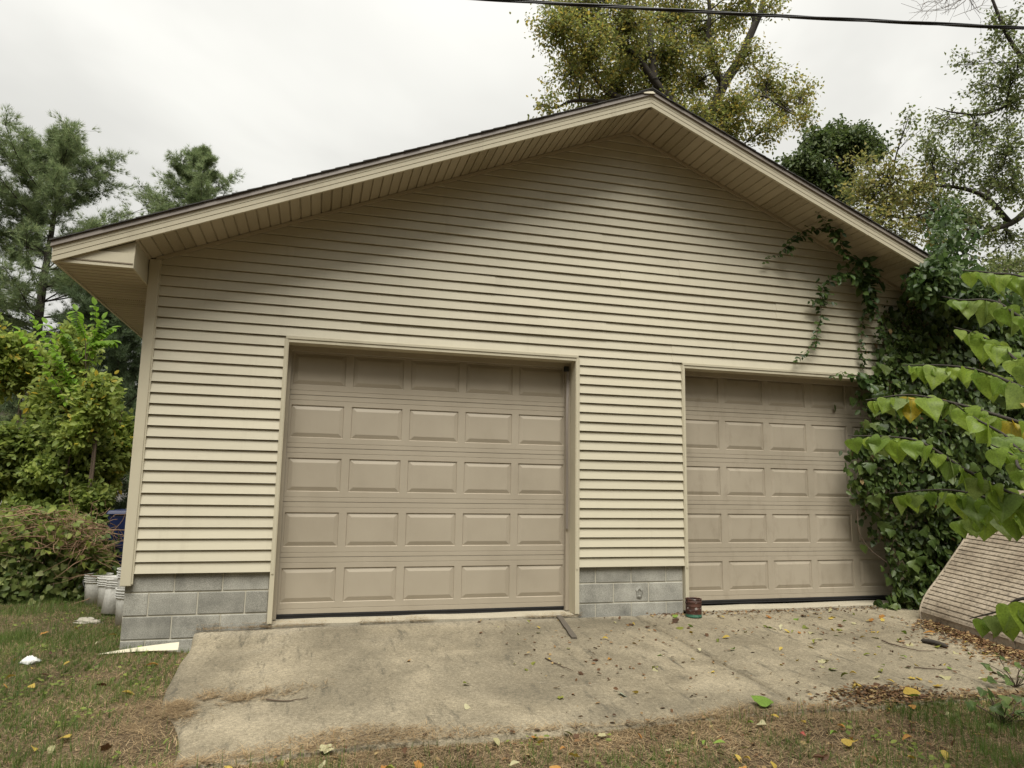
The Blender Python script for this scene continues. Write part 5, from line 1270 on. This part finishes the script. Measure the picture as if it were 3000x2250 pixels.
def grow():
    boxes = [(-2.2, 1.0, -2.9, 1.0, 1.), (-3.4, 0., 1.0, 5.0, .45), (-1.2, 7.2, -4.6, -2.75, 1.25), (7.0, 8.8, -4.2, -2.4, .9)]
    def area(n):
        x, y = scatter_area(n, boxes); ok = ~on_slab(x, y) & ~((x > -.02) & (y > -.01)); return x[ok], y[ok]
    green = lambda x, y: vnoise(x, y, 1.2, 31)*.5+vnoise(x, y, 3.6, 32)*.5
    x, y = area(260000); k = (green(x, y)+.10*(x < .5) > rng.uniform(.26, .64, len(x))) & ((x < .6) | (x > 5.4) | (rng.random(len(x)) < .12+.88*smooth((SY0-.12-y-.25*vnoise(x, y, 1.7, 34))/.3))); gx, gy = x[k], y[k]; n = len(gx)
    # gather the blades in small tufts
    jx = vnoise(gx, gy, 9, 35)*.06; cx = np.round((gx+jx)*15)/15; cy = np.round((gy+jx)*15)/15; tk = .25+.6*(vnoise(cx, cy, 40, 36)); gx = gx+(cx-gx)*tk; gy = gy+(cy-gy)*tk
    tall = 1+.8*(vnoise(gx, gy, 2.5, 33) > .72)+0.45*((gx > 5.3) & (gy < -2.9))
    blades('grass', 'patchy short green grass of the yard', gx, gy, ground_z(gx, gy)-.004, rng.uniform(.02, .07, n)*tall*(.7+.9*vnoise(gx, gy, 14, 37)), rng.uniform(.0022, .0042, n), LEAF['grass'], rng.uniform(.3, .96, n))
    # low broad-leaved weeds in patches
    x, y = area(9000); k = (vnoise(x, y, 2.1, 38)*.6+vnoise(x, y, 7, 39)*.4) > .64; x, y = x[k], y[k]; n = len(x); tip = rng.normal(0, 1, (n, 3)); tip[:, 2] = .25
    o = obj('lawn_weeds', cloud_mesh('lawn_weeds', *OVAL, np.stack([x, y, ground_z(x, y)+rng.uniform(.004, .03, n)], 1), basis(tip, np.tile([0, -.2, 1.], (n, 1))+rng.normal(0, .25, (n, 3))), rng.uniform(.015, .05, n), LEAF['shrub2'])); tag(o, 'low broad-leaved weeds spread through the lawn', 'weeds', kind='stuff')
    x, y = area(150000); n = len(x)
    blades('dead_grass', 'dry brown grass lying between the green tufts', x, y, ground_z(x, y)+rng.uniform(-.004, .010, n), rng.uniform(.02, .09, n), rng.uniform(.002, .0042, n), LEAF['straw'], rng.uniform(.975, 1., n), 'dry grass', .25)
    # straw drifted over the slab edges
    X = []; Y = []
    m = 26000; t = rng.uniform(.45, 8., m); w = vnoise(t, t*0, 1.1, 40); w2 = vnoise(t, t*0, 4.3, 42); keep = rng.random(m) < .15+.85*w*(.4+w2); t = t[keep]; w = w[keep]
    X.append(t); Y.append(SY0+.02+(.26*w**1.7+.16*np.exp(-((t-2.3)/.8)**2))*rng.uniform(0, 1, len(t))-rng.exponential(.16, len(t)))
    c = vhit(455, 1525); m = 6500; a = rng.normal(0, 1, m); b = rng.normal(0, 1, m); qx = c[0]-.18+a*.30; qy = c[1]-.02+b*.13*np.exp(-.3*a)+.05*a+.05*np.sin(4*a); g = (vnoise(qx, qy, 7, 43)*.6+vnoise(qx, qy, 19, 44)*.4) > .46; X.append(qx[g]); Y.append(qy[g])
    t = rng.uniform(1.0, 4.3, 1500); t = t[vnoise(t, t*0, 3, 41) > .45]; X.append(t); Y.append(-.045+rng.normal(0, .02, len(t)))
    t = rng.uniform(.62, 1.25, 420); X.append(t); Y.append(-.06+rng.normal(0, .02, 420))
    for vx, vy, sx, sy, k in ((1040, 1337, .30, .045, 750), (835, 1335, .12, .05, 300), (1220, 1327, .10, .05, 240), (600, 1338, .04, .05, 130)):
        q = vhit(vx, vy); X.append(q[0]+rng.normal(0, sx, k)); Y.append(q[1]+rng.normal(0, sy, k))
    x = np.concatenate(X); y = np.concatenate(Y); n = len(x)
    z = np.where(on_slab(x, y), slab_z(x, y), np.maximum(ground_z(x, y), np.where(y < -.5, ground_z(x, y), slab_z(x, np.zeros(n)))))+rng.uniform(.002, .012, n)
    k = ~((y > -.012) & ((x < 1.26) | ((x > 4.2) & (x < 5.54)))); x, y, z = x[k], y[k], z[k]; n = len(x); z = np.where(y > -.035, np.maximum(z, .36), z)
    blades('straw', 'dry straw drifted along the edges of the concrete', x, y, z, rng.uniform(.03, .12, n), rng.uniform(.0022, .004, n), LEAF['straw'], rng.uniform(.985, 1., n), 'straw', .2)
    # crushed leaf litter
    X = []; Y = []
    t = rng.uniform(0, 1, 5200); X.append(7.86-.13*t*2.2-rng.exponential(.09, 5200)*(1+t)+.05); Y.append(-.85-2.2*t+rng.normal(0, .05, 5200))
    for vx, vy, sx, sy, k in ((1890, 1500, .22, .07, 700), (1960, 1515, .35, .06, 600), (2150, 1520, .3, .08, 350)):
        q = vhit(vx, vy); X.append(q[0]+rng.normal(0, sx, k)); Y.append(q[1]+rng.normal(0, sy, k))
    t = rng.uniform(5, 7.9, 500); X.append(t); Y.append(-.10-rng.exponential(.05, 500))
    X.append(rng.uniform(-2, 7.5, 2600)); Y.append(rng.uniform(-4.4, -2.8, 2600)); X.append(rng.uniform(3.2, 7.8, 420)); Y.append(rng.uniform(-2.8, -.1, 420))
    x = np.concatenate(X); y = np.concatenate(Y); n = len(x); pos = np.stack([x, y, top_z(x, y)+rng.uniform(.003, .02, n)], 1)
    tip = rng.normal(0, 1, (n, 3)); tip[:, 2] *= .18; nr = rng.normal(0, .35, (n, 3)); nr[:, 2] += 1
    o = obj('leaf_litter', cloud_mesh('leaf_litter', *OVAL, pos, basis(tip, nr), rng.uniform(.012, .045, n), LEAF['litter'])); tag(o, 'crumbled brown leaf litter along the slatted shell and slab edge', 'leaf litter', kind='stuff')
grow()

# ------------------------------------------------------------------ single fallen leaves
def maple_mesh(name, mat, seed):
    r2 = random.Random(seed); V = [(0, .35, 0)]; F = []; n = 20
    for i in range(n):
        a = 2*math.pi*i/n; lobe = .30+.24*abs(math.sin(a*2.5+.3))*(1 if i % 2 else .75); V.append((lobe*math.sin(a)*1.05, .40-lobe*math.cos(a)*1.1, r2.uniform(-.03, .09)*(lobe*2)))
    for i in range(n): F.append((0, 1+i, 1+(i+1) % n))
    me = bpy.data.meshes.new(name); me.from_pydata(V, [], F); me.update(); me.materials.append(mat); return me
def curl_mesh(name, mat, seed):
    r2 = random.Random(seed); V = []; F = []; n = 7; c = r2.uniform(.5, 1.6)
    for i in range(n):
        t = i/(n-1); w = .30*math.sin(math.pi*min(.97, max(.05, t)))**.7
        for s in (-1, 0, 1): V.append((s*w*math.cos(c*.5), t, .02+abs(s)*w*math.sin(c*.7)+.12*math.sin(t*3+seed)))
    for i in range(n-1):
        for j in range(2): a = i*3+j; F.append((a, a+1, a+4, a+3))
    me = bpy.data.meshes.new(name); me.from_pydata(V, [], F); me.polygons.foreach_set('use_smooth', [True]*len(F)); me.update(); me.materials.append(mat); return me
FM = {}
for c in FALL: FM[c] = {'maple': [maple_mesh('fallen_leaf', FALL[c], k) for k in range(2)], 'curl': [curl_mesh('fallen_leaf', FALL[c], k) for k in range(3)], 'heart': [heart_mesh('fallen_leaf', FALL[c], k+40) for k in range(2)]}
def drop(col, shape, x, y, size, label, group=None, tilt=.18, k=0):
    o = bpy.data.objects.new('fallen_leaf', FM[col][shape][k % len(FM[col][shape])]); link(o); o.location = (x, y, float(top_z(np.array([x]), np.array([y]))[0])+.006+size*.06)
    o.rotation_euler = (random.gauss(0, tilt), random.gauss(0, tilt), random.uniform(0, 6.28)); o.scale = (size,)*3
    if size > .1: o.rotation_euler = (.28, 0, random.uniform(-.6, .6)); o.location.z += .02
    return tag(o, label, 'leaf', group)
for vx, vy, col, shape, size, lab in (
    (1665, 1533, 'green', 'heart', .145, 'largest green and yellow leaf at the front edge of the concrete'), (1342, 1504, 'grey', 'maple', .10, 'pale grey-green lobed leaf alone on the left slab panel'),
    (1975, 1521, 'yellow', 'heart', .115, 'bright yellow heart-shaped leaf at the lower right of the concrete'), (2040, 1464, 'pale', 'heart', .085, 'cream heart-shaped leaf on the right part of the concrete'),
    (1801, 1447, 'green', 'heart', .07, 'pale green leaf lying flat on the right slab panel'), (2117, 1590, 'yellow', 'heart', .095, 'round yellow leaf in the grass near the right corner'),
    (2038, 1545, 'pale', 'curl', .09, 'long pale leaf in the grass below the bright yellow one'), (1427, 1417, 'green', 'heart', .055, 'yellow-green leaf in front of the paint can'),
    (1420, 1448, 'olive', 'curl', .075, 'curled olive leaf in the middle of the concrete'), (1507, 1405, 'pale', 'curl', .06, 'folded pale yellow leaf on the joint of the slab'),
    (715, 1632, 'pale', 'maple', .085, 'pale lobed leaf in the straw at the front edge'), (262, 1503, 'yellow', 'curl', .10, 'orange-yellow curled leaf in the left lawn'),
    (340, 1443, 'orange', 'curl', .10, 'rust-brown upright leaf beside the slab corner'), (1728, 1588, 'red', 'curl', .05, 'small red leaf in the grass before the slab'),
    (1605, 1618, 'olive', 'heart', .06, 'folded yellow-green leaf in the grass at bottom centre'), (115, 1618, 'pale', 'curl', .07, 'cream leaf in the grass at lower left'),
    (1525, 1372, 'brown', 'curl', .06, 'dark curled leaf right of the paint can'), (1198, 1334, 'pale', 'curl', .05, 'tiny pale leaf beside the wooden strip'), (2085, 1390, 'yellow', 'heart', .075, 'yellow leaf on the litter against the slatted shell'),
    (2130, 1415, 'yellow', 'heart', .06, 'smaller yellow leaf farther along the slatted shell'), (2020, 1373, 'orange', 'curl', .10, 'rusty orange leaf in the litter under the slatted shell')):
    q = vhit(vx, vy); drop(col, shape, q[0], q[1], size, lab, k=vx)
NAMES = {'yellow': 'yellow', 'pale': 'cream', 'brown': 'dark brown', 'olive': 'olive', 'green': 'green', 'orange': 'orange-brown', 'grey': 'grey-green', 'red': 'red'}
SHAPES = {'curl': 'curled', 'maple': 'lobed', 'heart': 'heart-shaped'}
def many(n, xr, yr, wt, zone, dens=None, szr=(.03, .06)):
    cs = list(wt); w = [wt[c] for c in cs]; k = 0
    while k < n:
        x = random.uniform(*xr); y = random.uniform(*yr)
        if dens and random.random() > dens(x, y): continue
        c = random.choices(cs, w)[0]; sh = random.choice(['curl', 'curl', 'maple', 'heart']); z = zone(x, y)
        o = drop(c, sh, x, y, random.uniform(*szr), f'small {SHAPES[sh]} {NAMES[c]} fallen leaf {z}', f'{SHAPES[sh]} {NAMES[c]} leaves {z}', .35, k); k += 1
        if not (on_slab(x, y)): o.location.z += .018
many(135, (4.9, 7.7), (-2.8, -.2), {'yellow': 5, 'pale': 3, 'brown': 5, 'olive': 3, 'orange': 2, 'green': 2},
     lambda x, y: 'on the concrete before the right door' if y > -.9 else 'on the concrete beside the slab joint' if x < 5.7 else 'on the concrete near the slatted shell' if x > 6.9 else 'at the front of the right slab panel' if y < -2 else 'in the middle of the right slab panel',
     lambda x, y: .35+.65*(x-4.9)/2.8, (.035, .075))
many(34, (2.2, 4.8), (-2.7, -.25), {'yellow': 3, 'pale': 2, 'brown': 4, 'olive': 3, 'orange': 2}, lambda x, y: 'on the left slab panel near the doors' if y > -1.2 else 'on the front half of the left slab panel', lambda x, y: .15+.85*((x-2.2)/2.6)**2, (.03, .055))
many(95, (.4, 6.6), (-3.75, -2.92), {'yellow': 4, 'pale': 2, 'brown': 3, 'olive': 2, 'orange': 5, 'red': .6, 'green': 1.4}, lambda x, y: 'in the grass at the bottom left' if x < 2 else 'in the grass at the bottom centre' if x < 3.8 else 'in the grass at the bottom right', None, (.035, .07))
many(44, (-1.6, .5), (-2.5, 1.2), {'yellow': 5, 'pale': 2, 'brown': 2, 'orange': 3, 'green': 1.5}, lambda x, y: 'in the lawn near the block pier' if y > -.8 else 'in the lawn left of the slab', None, (.035, .07))
